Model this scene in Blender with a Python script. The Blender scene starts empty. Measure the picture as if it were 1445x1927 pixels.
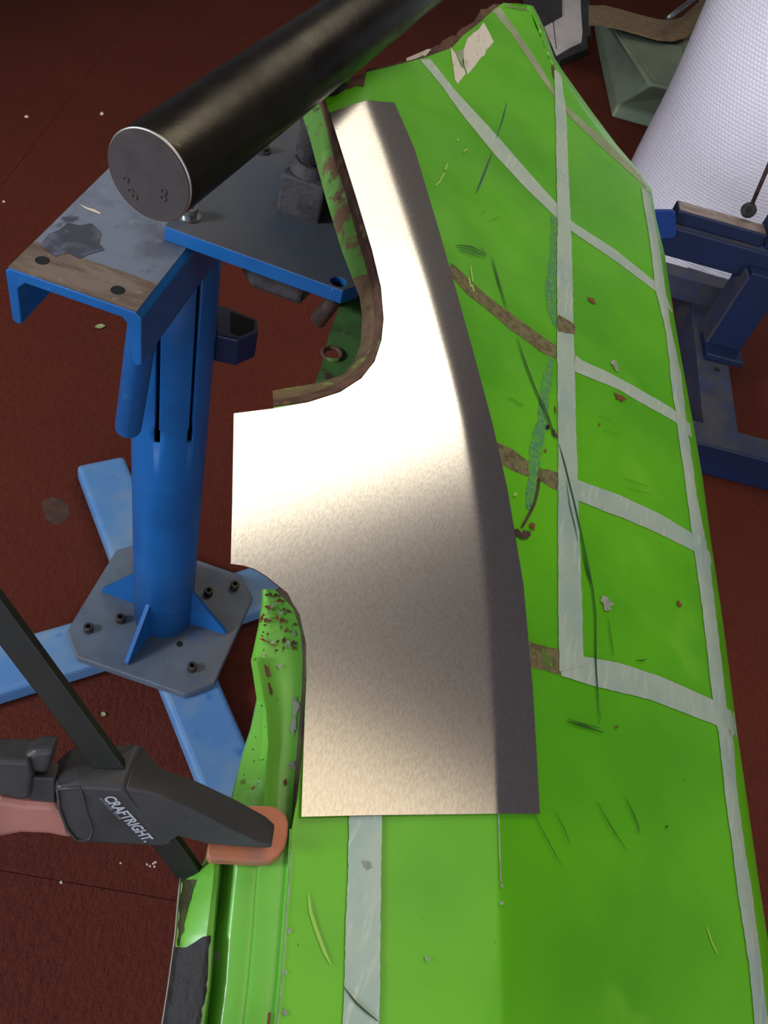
import bpy, bmesh, math, random
from mathutils import Vector, Matrix
random.seed(7)
S = bpy.context.scene
COL = S.collection

# ------------------------------------------------------------------ camera
FPX, CX, CY, H = 1600.0, 722.5, 963.5, 1.47          # focal length in pixels, centre, eye height
nx, ny, nz = (270 - CX) / FPX, (2266 - CY) / FPX, 1.0  # direction of the plumb line in the lens
_l = math.sqrt(nx * nx + ny * ny + nz * nz); nx /= _l; ny /= _l; nz /= _l
FW = Vector((0, math.sqrt(1 - nz * nz), -nz))
_b = nz * -nx / FW.y
RT = Vector((math.sqrt(1 - _b * _b - nx * nx), _b, -nx))
UP = (-FW).cross(RT); DN = -UP
CAM = Vector((0, 0, H))
cd = bpy.data.cameras.new('camera'); cam = bpy.data.objects.new('camera', cd); COL.objects.link(cam)
M = Matrix.Identity(4)
for i in range(3):
    M[i][0] = RT[i]; M[i][1] = UP[i]; M[i][2] = -FW[i]; M[i][3] = CAM[i]
cam.matrix_world = M
cd.sensor_fit = 'VERTICAL'; cd.sensor_height = 36.0; cd.lens = 36.0 * FPX / 1927.0
cd.clip_start = 0.02
S.camera = cam

# ------------------------------------------------------------------ light and exposure
w = bpy.data.worlds.new('workshop_air'); S.world = w; w.use_nodes = True
bg = w.node_tree.nodes['Background']; bg.inputs[0].default_value = (0.80, 0.86, 1.0, 1); bg.inputs[1].default_value = 2.2
S.view_settings.view_transform = 'Standard'; S.view_settings.look = 'None'
S.view_settings.exposure = 0.0; S.view_settings.gamma = 1.0; S.view_settings.use_curve_mapping = False


def lamp(name, loc, aim, sx, sy, power, color, roll=0.0):
    ld = bpy.data.lights.new(name, 'AREA'); ld.shape = 'RECTANGLE'; ld.size = sx; ld.size_y = sy
    ld.energy = power; ld.color = color
    o = bpy.data.objects.new(name, ld); COL.objects.link(o)
    q = (Vector(aim) - Vector(loc)).to_track_quat('-Z', 'Y')
    o.matrix_world = Matrix.Translation(loc) @ q.to_matrix().to_4x4() @ Matrix.Rotation(roll, 4, 'Z')
    return o


WARM = (1.0, 0.90, 0.72)
lamp('ceiling_lamp_middle', (0.36, 1.97, 2.9), (0.36, 1.9701, 0), 1.95, 0.82, 23, WARM, math.radians(50))
lamp('ceiling_lamp_far', (-0.06, 2.92, 2.9), (-0.06, 2.9201, 0), 0.95, 0.85, 7, WARM, math.radians(50))
lamp('ceiling_lamp_near', (1.02, 0.08, 2.9), (1.02, 0.0801, 0), 1.20, 1.45, 10, (1.0, 0.83, 0.58), 0)
lamp('window_light', (-2.6, -0.9, 2.4), (-0.2, 0.6, 0.8), 0.6, 0.6, 82, (0.86, 0.93, 1.0), 0)

# ------------------------------------------------------------------ helpers
K, KX, Z0 = 0.09, -0.20, 0.995                         # the car panel's flat top: z = Z0 + K*y + KX*x


def ray(px, py):
    return (px - CX) / FPX * RT + (py - CY) / FPX * DN + FW


def P(px, py, z):
    d = ray(px, py); return CAM + d * ((z - H) / d.z)


def PP(px, py, dl=0.0):
    d = ray(px, py); return CAM + d * ((Z0 + dl - H) / (d.z - K * d.y - KX * d.x))


def on_plane(px, py, o, n):
    d = ray(px, py); return CAM + d * ((o - CAM).dot(n) / d.dot(n))


def lerp_poly(pts, y):
    """x on a polyline given as (x, y) with growing y"""
    if y <= pts[0][1]: return pts[0][0]
    for (x0, y0), (x1, y1) in zip(pts, pts[1:]):
        if y <= y1:
            return x0 if y1 == y0 else x0 + (x1 - x0) * (y - y0) / (y1 - y0)
    return pts[-1][0]


ORG = {}


def lin(c):
    return tuple(((v / 255) / 12.92 if v / 255 <= 0.04045 else ((v / 255 + 0.055) / 1.055) ** 2.4) for v in c)


def mesh(name, verts, faces, mat, parent=None, smooth=False, bevel=0.0, seg=2, solid=0.0, merge=0.0, offset=-1, autosmooth=None):
    verts = [Vector(v) for v in verts]
    c = sum(verts, Vector()) / len(verts)
    bm = bmesh.new()
    vs = [bm.verts.new(v - c) for v in verts]
    for f in faces:
        try: bm.faces.new([vs[i] for i in f])
        except ValueError: pass
    if merge:
        bmesh.ops.remove_doubles(bm, verts=bm.verts, dist=merge)
        bmesh.ops.dissolve_degenerate(bm, dist=merge, edges=bm.edges)
    if not solid:
        bmesh.ops.recalc_face_normals(bm, faces=bm.faces)
    for f in bm.faces: f.smooth = smooth
    if autosmooth:
        for e in bm.edges:
            if len(e.link_faces) == 2 and e.calc_face_angle(0) > math.radians(autosmooth): e.smooth = False
    me = bpy.data.meshes.new(name); bm.to_mesh(me); bm.free()
    if mat: me.materials.append(mat)
    o = bpy.data.objects.new(name, me); COL.objects.link(o)
    o.location = c
    if parent is not None:
        o.parent = parent; o.location = c - ORG[parent.name]
    ORG[o.name] = c
    if solid:
        md = o.modifiers.new('thickness', 'SOLIDIFY'); md.thickness = solid; md.offset = offset
        if smooth:
            md = o.modifiers.new('crisp_rim', 'EDGE_SPLIT'); md.split_angle = math.radians(50)
    if bevel:
        md = o.modifiers.new('edge', 'BEVEL'); md.width = bevel; md.segments = seg; md.limit_method = 'ANGLE'
        md.angle_limit = math.radians(35); md.harden_normals = False
    return o


def tag(o, label=None, cat=None, group=None, kind=None):
    if label: o['label'] = label
    if cat: o['category'] = cat
    if group: o['group'] = group
    if kind: o['kind'] = kind
    return o


def thing(name, loc, label, cat, group=None):
    o = bpy.data.objects.new(name, None); COL.objects.link(o); o.location = loc; o.empty_display_size = 0.05
    ORG[o.name] = Vector(loc)
    return tag(o, label, cat, group)


def box_vf(c, ax, ay, az):
    """box from centre and three half axes"""
    c, ax, ay, az = map(Vector, (c, ax, ay, az))
    v = [c + sx * ax + sy * ay + sz * az for sz in (-1, 1) for sy in (-1, 1) for sx in (-1, 1)]
    f = [(0, 2, 3, 1), (4, 5, 7, 6), (0, 1, 5, 4), (2, 6, 7, 3), (0, 4, 6, 2), (1, 3, 7, 5)]
    return v, f


def box(name, lo, hi, mat, parent=None, bevel=0.0, rot=0.0, piv=None, seg=2):
    lo, hi = Vector(lo), Vector(hi)
    c = (lo + hi) / 2; h = (hi - lo) / 2
    R = Matrix.Rotation(rot, 3, 'Z')
    if piv is not None: c = Vector(piv) + R @ (c - Vector(piv))
    v, f = box_vf(c, R @ Vector((h.x, 0, 0)), R @ Vector((0, h.y, 0)), Vector((0, 0, h.z)))
    return mesh(name, v, f, mat, parent, bevel=bevel, seg=seg)


def prism_vf(poly, off):
    n = len(poly); off = Vector(off)
    v = [Vector(p) for p in poly] + [Vector(p) + off for p in poly]
    f = [tuple(range(n)), tuple(range(2 * n - 1, n - 1, -1))] + [(i, (i + 1) % n, n + (i + 1) % n, n + i) for i in range(n)]
    return v, f


def prism(name, poly, off, mat, parent=None, bevel=0.0, seg=2, smooth=False):
    v, f = prism_vf(poly, off)
    return mesh(name, v, f, mat, parent, bevel=bevel, seg=seg, smooth=smooth)


def frame_of(d):
    d = Vector(d).normalized()
    a = d.cross(Vector((0, 0, 1)))
    if a.length < 1e-4: a = Vector((1, 0, 0))
    a.normalize(); return a, d.cross(a).normalized()


def rings_vf(stations, n=24, cap=True):
    """tube through (centre, radius) stations, ring frame from the overall axis"""
    a, b = frame_of(Vector(stations[-1][0]) - Vector(stations[0][0]))
    v, f = [], []
    for c, r in stations:
        c = Vector(c)
        for k in range(n):
            t = 2 * math.pi * k / n
            v.append(c + r * (math.cos(t) * a + math.sin(t) * b))
    for s in range(len(stations) - 1):
        for k in range(n):
            f.append((s * n + k, s * n + (k + 1) % n, (s + 1) * n + (k + 1) % n, (s + 1) * n + k))
    if cap:
        f.append(tuple(range(n - 1, -1, -1))); f.append(tuple(range(len(v) - n, len(v))))
    return v, f


def cyl(name, stations, mat, parent=None, n=24, bevel=0.0, cap=True, smooth=True):
    v, f = rings_vf(stations, n, cap)
    return mesh(name, v, f, mat, parent, smooth=smooth, bevel=bevel, autosmooth=50)


def curve_tube_vf(pts, r, n=8):
    pts = [Vector(p) for p in pts]; v, f = [], []
    for i, p in enumerate(pts):
        d = pts[min(i + 1, len(pts) - 1)] - pts[max(i - 1, 0)]
        a, b = frame_of(d)
        for k in range(n):
            t = 2 * math.pi * k / n
            v.append(p + r * (math.cos(t) * a + math.sin(t) * b))
    for s in range(len(pts) - 1):
        for k in range(n):
            f.append((s * n + k, s * n + (k + 1) % n, (s + 1) * n + (k + 1) % n, (s + 1) * n + k))
    f.append(tuple(range(n - 1, -1, -1))); f.append(tuple(range(len(v) - n, len(v))))
    return v, f


def loft_vf(rails):
    m = len(rails[0]); v, f = [], []
    for r in rails: v += [Vector(p) for p in r]
    for i in range(len(rails) - 1):
        for j in range(m - 1):
            f.append((i * m + j, i * m + j + 1, (i + 1) * m + j + 1, (i + 1) * m + j))
    return v, f


def plate_with_holes(name, outline, holes, mat, parent, thick, bevel=0.0):
    """flat plate: outline and hole loops of 3-D points, filled, then thickened downwards"""
    bm = bmesh.new(); c = sum((Vector(p) for p in outline), Vector()) / len(outline)
    edges = []
    for loop in [outline] + holes:
        vs = [bm.verts.new(Vector(p) - c) for p in loop]
        for i in range(len(vs)): edges.append(bm.edges.new((vs[i], vs[(i + 1) % len(vs)])))
    bmesh.ops.triangle_fill(bm, edges=edges, use_beauty=True, use_dissolve=False)
    for f in bm.faces:
        f.normal_update()
        if f.normal.z < 0: f.normal_flip()
    me = bpy.data.meshes.new(name); bm.to_mesh(me); bm.free(); me.materials.append(mat)
    o = bpy.data.objects.new(name, me); COL.objects.link(o)
    o.parent = parent; o.location = c - ORG[parent.name]; ORG[o.name] = c
    md = o.modifiers.new('thickness', 'SOLIDIFY'); md.thickness = thick; md.offset = -1
    if bevel:
        md = o.modifiers.new('edge', 'BEVEL'); md.width = bevel; md.segments = 2; md.limit_method = 'ANGLE'; md.angle_limit = math.radians(50)
    return o


def circle(c, r, n=20, ax=Vector((1, 0, 0)), ay=Vector((0, 1, 0))):
    return [Vector(c) + r * (math.cos(2 * math.pi * k / n) * ax + math.sin(2 * math.pi * k / n) * ay) for k in range(n)]


# ------------------------------------------------------------------ materials
def material(name, base, rough=0.5, metal=0.0, layers=(), bump=None, coat=0.0, spec=0.5, stretch=None, rvar=0.0, subsurf=0.0, aniso=0.0):
    """layers: (colour, noise scale, low, high, detail[, stretch]) mixed over the base where noise passes low..high"""
    m = bpy.data.materials.new(name); m.use_nodes = True
    nt = m.node_tree; N, L = nt.nodes, nt.links
    p = N['Principled BSDF']
    p.inputs['Roughness'].default_value = rough; p.inputs['Metallic'].default_value = metal
    p.inputs['Coat Weight'].default_value = coat; p.inputs['Specular IOR Level'].default_value = spec
    if aniso: p.inputs['Anisotropic'].default_value = aniso
    geo = N.new('ShaderNodeNewGeometry')

    def noise(scale, detail=4.0, st=None, rough_=0.6):
        t = N.new('ShaderNodeTexNoise'); t.inputs['Scale'].default_value = scale; t.inputs['Detail'].default_value = detail
        t.inputs['Roughness'].default_value = rough_
        st = st or stretch
        if st:
            mp = N.new('ShaderNodeMapping'); mp.inputs['Scale'].default_value = st[:3]
            if len(st) > 3: mp.inputs['Rotation'].default_value = (0, 0, st[3])
            L.new(geo.outputs['Position'], mp.inputs['Vector']); L.new(mp.outputs[0], t.inputs['Vector'])
        else:
            L.new(geo.outputs['Position'], t.inputs['Vector'])
        return t
    col = N.new('ShaderNodeRGB'); col.outputs[0].default_value = (*lin(base), 1); out = col.outputs[0]
    for ly in layers:
        c2, sc, lo, hi, det = ly[:5]; st = ly[5] if len(ly) > 5 else None
        t = noise(sc, det, st)
        mr = N.new('ShaderNodeMapRange'); mr.inputs['From Min'].default_value = lo; mr.inputs['From Max'].default_value = hi
        L.new(t.outputs['Fac'], mr.inputs['Value'])
        mx = N.new('ShaderNodeMix'); mx.data_type = 'RGBA'
        L.new(mr.outputs[0], mx.inputs['Factor']); L.new(out, mx.inputs['A']); mx.inputs['B'].default_value = (*lin(c2), 1)
        out = mx.outputs['Result']
    L.new(out, p.inputs['Base Color'])
    if rvar:
        t = noise(14, 4)
        mr = N.new('ShaderNodeMapRange'); mr.inputs['To Min'].default_value = rough - rvar; mr.inputs['To Max'].default_value = rough + rvar
        mr.inputs['From Min'].default_value = 0.3; mr.inputs['From Max'].default_value = 0.7
        L.new(t.outputs['Fac'], mr.inputs['Value']); L.new(mr.outputs[0], p.inputs['Roughness'])
    if bump:
        prev = None
        for b in (bump if isinstance(bump[0], tuple) else (bump,)):
            sc, strength, dist = b[:3]; st = b[3] if len(b) > 3 else None
            t = noise(sc, 5, st); bn = N.new('ShaderNodeBump'); bn.inputs['Strength'].default_value = strength; bn.inputs['Distance'].default_value = dist
            L.new(t.outputs['Fac'], bn.inputs['Height'])
            if prev: L.new(prev.outputs[0], bn.inputs['Normal'])
            prev = bn
        L.new(prev.outputs[0], p.inputs['Normal'])
    return m


FA = math.radians(8.7)
M_floor = material('floor_paint', (90, 34, 18), 0.75, 0, [((82, 29, 14), 2.2, 0.42, 0.68, 4), ((97, 39, 22), 60, 0.5, 0.8, 3)],
                   bump=((115, 1.0, 0.007, (1, 0.5, 1, FA)), (300, 0.8, 0.003)), spec=0.25)
M_gap = material('floor_joint', (50, 24, 18), 0.9)
M_green = material('green_paint', (92, 178, 8), 0.36, 0, [((78, 162, 4), 5, 0.42, 0.62, 3), ((112, 186, 36), 9, 0.60, 0.80, 4), ((70, 110, 40), 240, 0.74, 0.80, 2)],
                   coat=0.15, rvar=0.08, bump=(30, 0.06, 0.002))
M_greenold = material('worn_green_paint', (80, 126, 44), 0.6, 0, [((112, 156, 84), 18, 0.52, 0.64, 4), ((98, 72, 48), 40, 0.54, 0.60, 5), ((60, 44, 34), 90, 0.60, 0.68, 4)],
                      bump=(90, 0.3, 0.002))
M_jamb = material('jamb_green_paint', (104, 174, 62), 0.28, 0, [((92, 160, 50), 9, 0.42, 0.62, 3), ((150, 160, 140), 26, 0.68, 0.70, 3), ((96, 48, 30), 42, 0.69, 0.71, 4)],
                  coat=0.25, bump=(60, 0.08, 0.002))
M_rust = material('rust', (92, 62, 44), 0.8, 0, [((66, 42, 30), 40, 0.42, 0.60, 5), ((120, 88, 62), 70, 0.58, 0.72, 4), ((92, 128, 50), 26, 0.64, 0.70, 4)], bump=(160, 0.6, 0.003))
M_greenshade = material('shaded_green_paint', (66, 104, 46), 0.7, 0, [((50, 78, 38), 18, 0.42, 0.60, 4), ((58, 46, 32), 50, 0.60, 0.68, 4)], bump=(90, 0.3, 0.002))  # green darkened to hold the stand plate's shade; brown specks are wear
M_rustgreen = material('rusted_green_flange', (104, 84, 54), 0.75, 0, [((80, 56, 38), 26, 0.42, 0.60, 5), ((104, 140, 54), 22, 0.60, 0.66, 5), ((60, 42, 30), 60, 0.62, 0.70, 4)], bump=(120, 0.5, 0.003))
M_rustdark = material('dark_rust_edge', (70, 48, 40), 0.75, 0, [((40, 26, 22), 60, 0.45, 0.62, 4)], bump=(200, 0.5, 0.002))
M_tape = material('silver_tape', (168, 186, 172), 0.50, 0.15, [((152, 176, 170), 16, 0.45, 0.65, 4), ((182, 196, 184), 220, 0.55, 0.70, 2, (1, 0.15, 1)), ((110, 112, 98), 45, 0.70, 0.76, 4)], bump=(300, 0.12, 0.001))
M_tape2 = material('dull_tape', (146, 158, 126), 0.55, 0.1, [((122, 138, 100), 24, 0.42, 0.62, 4), ((96, 100, 70), 80, 0.62, 0.72, 4)], bump=(300, 0.12, 0.001))
M_resid = material('tape_glue_residue', (112, 106, 70), 0.85, 0, [((88, 80, 50), 160, 0.45, 0.60, 3), ((84, 118, 42), 60, 0.60, 0.68, 4), ((140, 132, 96), 380, 0.62, 0.70, 2)], bump=(500, 0.6, 0.002))
M_teal = material('teal_scuff', (66, 134, 84), 0.7, 0, [((84, 150, 50), 160, 0.45, 0.58, 4), ((170, 200, 130), 420, 0.66, 0.70, 2), ((40, 84, 60), 300, 0.62, 0.68, 3)], bump=(500, 0.5, 0.002))
M_mark = material('green_black_marker', (26, 72, 22), 0.5)
M_mark2 = material('blue_marker', (36, 74, 92), 0.5)
M_chipred = material('red_brown_chip', (120, 66, 34), 0.8, 0, [((92, 44, 26), 300, 0.45, 0.6, 3)])
M_chipgrey = material('grey_primer_chip', (150, 158, 146), 0.7, 0, [((126, 134, 122), 120, 0.45, 0.6, 3)])
M_cream = material('cream_scratch', (146, 190, 78), 0.6)
M_label = material('peeling_white_label', (206, 200, 190), 0.8, 0, [((170, 164, 152), 60, 0.55, 0.68, 4, (3, 0.6, 1)), ((120, 110, 92), 90, 0.70, 0.75, 4)])
M_black = material('black_hole', (10, 9, 8), 0.9)
M_seal = material('black_sealant', (34, 33, 34), 0.75, 0, [((24, 23, 24), 40, 0.42, 0.6, 4), ((54, 52, 54), 60, 0.62, 0.75, 4)], bump=(120, 0.7, 0.004))
M_olivegrime = material('olive_grime', (74, 78, 44), 0.8, 0, [((52, 54, 34), 60, 0.45, 0.6, 4)], bump=(300, 0.4, 0.002))
M_rawedge = material('raw_steel_edge', (120, 116, 108), 0.5, 0.6)
M_sheet = material('brushed_sheet_steel', (200, 197, 193), 0.21, 1.0, [((188, 184, 178), 900, 0.42, 0.62, 2, (1.0, 0.30, 1))],
                   bump=((1400, 0.05, 0.0004, (1, 0.4, 1)),))
M_pipe = material('oiled_black_steel', (52, 49, 43), 0.36, 0.85, [((38, 35, 31), 12, 0.42, 0.62, 5), ((84, 79, 68), 70, 0.66, 0.74, 4)], rvar=0.10, bump=((50, 0.18, 0.002), (240, 0.1, 0.001)))
M_cap = material('dull_steel_end', (74, 66, 66), 0.7, 0.3, [((62, 56, 56), 30, 0.42, 0.62, 4)], bump=(200, 0.15, 0.001))
M_worn = material('bright_worn_rim', (190, 184, 176), 0.35, 0.9)
M_iron = material('rough_cast_iron', (72, 68, 70), 0.75, 0.3, [((50, 46, 46), 40, 0.42, 0.6, 4), ((96, 84, 74), 60, 0.62, 0.75, 4)], bump=(220, 0.5, 0.003))
M_bladeblue = material('deep_blue_paint', (10, 54, 120), 0.5)
M_blue = material('blue_paint', (16, 92, 158), 0.42, 0, [((12, 78, 138), 6, 0.42, 0.65, 3), ((60, 120, 172), 30, 0.66, 0.80, 4), ((140, 170, 190), 320, 0.76, 0.79, 2)], coat=0.05, bump=(160, 0.12, 0.001), rvar=0.06)
M_bluedust = material('dusty_blue_paint', (76, 124, 176), 0.6, 0, [((112, 140, 168), 7, 0.40, 0.64, 4), ((128, 130, 134), 14, 0.58, 0.78, 4), ((30, 90, 160), 24, 0.66, 0.8, 4)], bump=(160, 0.15, 0.001))
M_plate = material('grimy_blue_grey_plate', (66, 72, 82), 0.6, 0.1, [((76, 76, 78), 8, 0.42, 0.64, 4), ((54, 64, 82), 16, 0.55, 0.70, 4), ((58, 52, 50), 40, 0.68, 0.76, 4)], bump=(180, 0.15, 0.001), rvar=0.08)
M_baseplate = material('grimy_blue_foot_plate', (92, 104, 120), 0.5, 0.1, [((86, 88, 92), 8, 0.42, 0.64, 4), ((72, 92, 122), 16, 0.55, 0.70, 4), ((84, 76, 72), 30, 0.64, 0.74, 4)], bump=(180, 0.15, 0.001), rvar=0.08)
M_chan = material('worn_steel_top', (118, 126, 142), 0.50, 0.25, [((92, 96, 108), 14, 0.45, 0.62, 4), ((134, 142, 158), 30, 0.58, 0.75, 4), ((74, 76, 86), 22, 0.62, 0.68, 5)], bump=(180, 0.12, 0.001), rvar=0.1)
M_smudge = material('dark_oily_smudge', (66, 68, 78), 0.5, 0.2, [((92, 96, 110), 60, 0.48, 0.62, 5)], bump=(180, 0.12, 0.001))
M_bare = material('bare_brown_steel', (150, 134, 120), 0.42, 0.6, [((122, 106, 95), 40, 0.42, 0.60, 4, (0.5, 2, 1)), ((170, 152, 134), 120, 0.60, 0.72, 3)], bump=(260, 0.15, 0.001))
M_navy = material('navy_paint', (10, 30, 68), 0.5, 0, [((8, 25, 56), 8, 0.42, 0.64, 4)], bump=(120, 0.12, 0.001))
M_navydust = material('dusty_navy_paint', (40, 48, 72), 0.65, 0, [((66, 64, 66), 9, 0.45, 0.68, 4), ((40, 54, 96), 20, 0.55, 0.7, 4)], bump=(140, 0.12, 0.001))
M_screw = material('dark_screw_steel', (84, 76, 70), 0.5, 0.7, [((58, 50, 46), 200, 0.45, 0.6, 3)])
M_zinc = material('zinc_plated_steel', (176, 180, 182), 0.3, 0.95, [((120, 124, 128), 120, 0.5, 0.6, 3)])
M_clamp = material('black_nylon', (52, 52, 54), 0.5, 0, [((40, 40, 41), 20, 0.42, 0.62, 4), ((88, 86, 84), 60, 0.68, 0.80, 5)], bump=(400, 0.15, 0.001), rvar=0.08)
M_bar = material('black_bar_steel', (40, 40, 36), 0.45, 0.4, [((30, 32, 28), 20, 0.42, 0.62, 3)], bump=(300, 0.05, 0.001))
M_pad = material('copper_orange_rubber', (186, 112, 78), 0.5, 0.15, [((150, 112, 102), 20, 0.40, 0.60, 4), ((196, 116, 62), 34, 0.58, 0.72, 4)], bump=(300, 0.1, 0.001))
M_trigger = material('pinkish_orange_plastic', (158, 104, 92), 0.5, 0, [((120, 84, 84), 14, 0.42, 0.60, 3)])
M_padside = material('grimy_pad_side', (112, 92, 74), 0.7, 0, [((84, 76, 64), 60, 0.45, 0.6, 4)])
M_print = material('grey_print', (160, 165, 175), 0.6, 0, [((130, 134, 140), 300, 0.58, 0.68, 3)])
M_printfaint = material('faint_grey_print', (104, 108, 114), 0.6)
M_olive = material('olive_plastic', (122, 136, 114), 0.42, 0, [((112, 124, 104), 6, 0.42, 0.62, 3)], bump=(300, 0.1, 0.001))
M_tan = material('tan_webbing', (132, 112, 84), 0.85, 0, [((116, 98, 74), 40, 0.42, 0.62, 3)], bump=(700, 0.3, 0.001))
M_paper = material('white_paper', (226, 220, 220), 0.8, 0, [((206, 200, 204), 9, 0.5, 0.7, 3)])
M_folder = material('charcoal_folder', (62, 60, 62), 0.6, 0, [((50, 48, 50), 12, 0.42, 0.6, 3)])
M_leaf = material('pale_dry_leaf', (150, 160, 112), 0.7, 0, [((120, 130, 84), 200, 0.45, 0.6, 3)])
M_crumb = material('pale_crumb', (206, 190, 170), 0.7)
M_stain = material('oil_stain', (58, 36, 28), 0.7, 0, [((74, 44, 34), 40, 0.45, 0.6, 4)])
M_shadebench = material('shade_bench_timber', (120, 92, 66), 0.7, 0, [((96, 70, 48), 6, 0.42, 0.62, 4, (1, 8, 1))])


def bubble_material():
    m = bpy.data.materials.new('bubble_wrap'); m.use_nodes = True
    nt = m.node_tree; N, L = nt.nodes, nt.links; p = N['Principled BSDF']
    p.inputs['Base Color'].default_value = (*lin((240, 237, 250)), 1)
    p.inputs['Roughness'].default_value = 0.28; p.inputs['Subsurface Weight'].default_value = 0.0
    p.inputs['Coat Weight'].default_value = 0.5; p.inputs['Coat Roughness'].default_value = 0.15
    uv = N.new('ShaderNodeUVMap'); sep = N.new('ShaderNodeSeparateXYZ'); L.new(uv.outputs[0], sep.inputs[0])

    def math_(op, a, b=None):
        n = N.new('ShaderNodeMath'); n.operation = op
        for i, x in enumerate((a, b)):
            if x is None: continue
            if isinstance(x, (int, float)): n.inputs[i].default_value = x
            else: L.new(x, n.inputs[i])
        return n.outputs[0]
    v = math_('MULTIPLY', sep.outputs['Y'], 1.0); row = math_('FLOOR', v)
    half = math_('MULTIPLY', math_('MODULO', row, 2.0), 0.5)
    fu = math_('SUBTRACT', math_('FRACT', math_('ADD', sep.outputs['X'], half)), 0.5)
    fv = math_('SUBTRACT', math_('FRACT', v), 0.5)
    r2 = math_('ADD', math_('MULTIPLY', fu, fu), math_('MULTIPLY', fv, fv))
    dome = math_('SQRT', math_('MAXIMUM', math_('SUBTRACT', 0.2, r2), 0.0))
    nz_ = N.new('ShaderNodeTexNoise'); nz_.inputs['Scale'].default_value = 9; nz_.inputs['Detail'].default_value = 3
    hgt = math_('ADD', dome, math_('MULTIPLY', nz_.outputs['Fac'], 0.9))
    b = N.new('ShaderNodeBump'); b.inputs['Strength'].default_value = 0.36; b.inputs['Distance'].default_value = 0.006
    L.new(hgt, b.inputs['Height']); L.new(b.outputs[0], p.inputs['Normal']); L.new(b.outputs[0], p.inputs['Coat Normal'])
    return m


M_bubble = bubble_material()

# ------------------------------------------------------------------ setting: floor of painted boards
fu = Vector((math.cos(FA), math.sin(FA), 0)); fv = Vector((-math.sin(FA), math.cos(FA), 0))
sA = P(0, 355, 0).dot(fu); sB = P(0, 1638, 0).dot(fv)
floor = mesh('floor', [(-7, -5, -0.004), (7, -5, -0.004), (7, 10, -0.004), (-7, 10, -0.004)], [(0, 1, 2, 3)], M_gap)
tag(floor, kind='structure')
bw, bl, g = 2.4, 3.6, 0.0007
board_me = None
for i in range(-2, 3):
    for j in range(-2, 3):
        u0, v0 = sA + i * bw, sB + j * bl
        if board_me is None:
            c = fu * (u0 + bw / 2) + fv * (v0 + bl / 2); c.z = -0.002
            vv, ff = box_vf(c, fu * (bw / 2 - g), fv * (bl / 2 - g), (0, 0, 0.002))
            b0 = mesh('floor_board', vv, ff, M_floor, floor); board_me = b0
        else:
            b = board_me.copy(); COL.objects.link(b); c = fu * (u0 + bw / 2) + fv * (v0 + bl / 2); c.z = -0.002
            b.location = c - ORG['floor']
M_wall = material('wall_paint', (226, 228, 232), 0.9)
for nm, lo, hi in (('wall_left', (-7.1, -5, 0), (-7, 10, 3.1)), ('wall_right', (7, -5, 0), (7.1, 10, 3.1)), ('wall_back', (-7.1, 10, 0), (7.1, 10.1, 3.1)), ('ceiling', (-7.1, -5, 3.1), (7.1, 10.1, 3.2))):
    tag(box(nm, lo, hi, M_wall), kind='structure')
# oil stain pressed into the floor
st = [P(x, y, 0.0004) for x, y in [(78, 945), (95, 935), (112, 938), (128, 950), (132, 968), (118, 984), (100, 988), (84, 974)]]
mesh('oil_stain', st, [tuple(range(len(st)))], M_stain, floor)

# ------------------------------------------------------------------ blue tool stand
stand = thing('tool_stand', (-0.3265, 0.798, 0), 'blue painted pedestal stand with four flat feet, slotted post and grey channel top', 'stand')
SC = Vector((-0.3265, 0.798, 0))
for k, az in enumerate((132, -138, -47, 45)):
    d = Vector((math.cos(math.radians(az)), math.sin(math.radians(az)), 0)); s = Vector((-d.y, d.x, 0))
    L0, L1 = 0.03, 0.415
    vv, ff = box_vf(SC + d * (L0 + L1) / 2 + Vector((0, 0, 0.0225)), d * (L1 - L0) / 2, s * 0.05, (0, 0, 0.0225))
    mesh('foot', vv, ff, M_bluedust, stand, bevel=0.010, seg=3)
x0, x1, y0, y1, c = -0.467, -0.186, 0.660, 0.936, 0.040
oct_ = [(x0 + c, y0, .045), (x1 - c, y0, .045), (x1, y0 + c, .045), (x1, y1 - c, .045), (x1 - c, y1, .045), (x0 + c, y1, .045), (x0, y1 - c, .045), (x0, y0 + c, .045)]
prism('base_plate', oct_, (0, 0, 0.018), M_baseplate, stand, bevel=0.0025)
for az in (178, -98, 2, 88):
    d = Vector((math.cos(math.radians(az)), math.sin(math.radians(az)), 0)); s = Vector((-d.y, d.x, 0)) * 0.004
    tri = [SC + d * 0.048 + Vector((0, 0, .063)), SC + d * 0.122 + Vector((0, 0, .063)), SC + d * 0.122 + Vector((0, 0, .070)), SC + d * 0.052 + Vector((0, 0, .168)), SC + d * 0.048 + Vector((0, 0, .168))]
    prism('gusset', [p - s for p in tri], s * 2, M_blue, stand, bevel=0.001)
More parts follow.
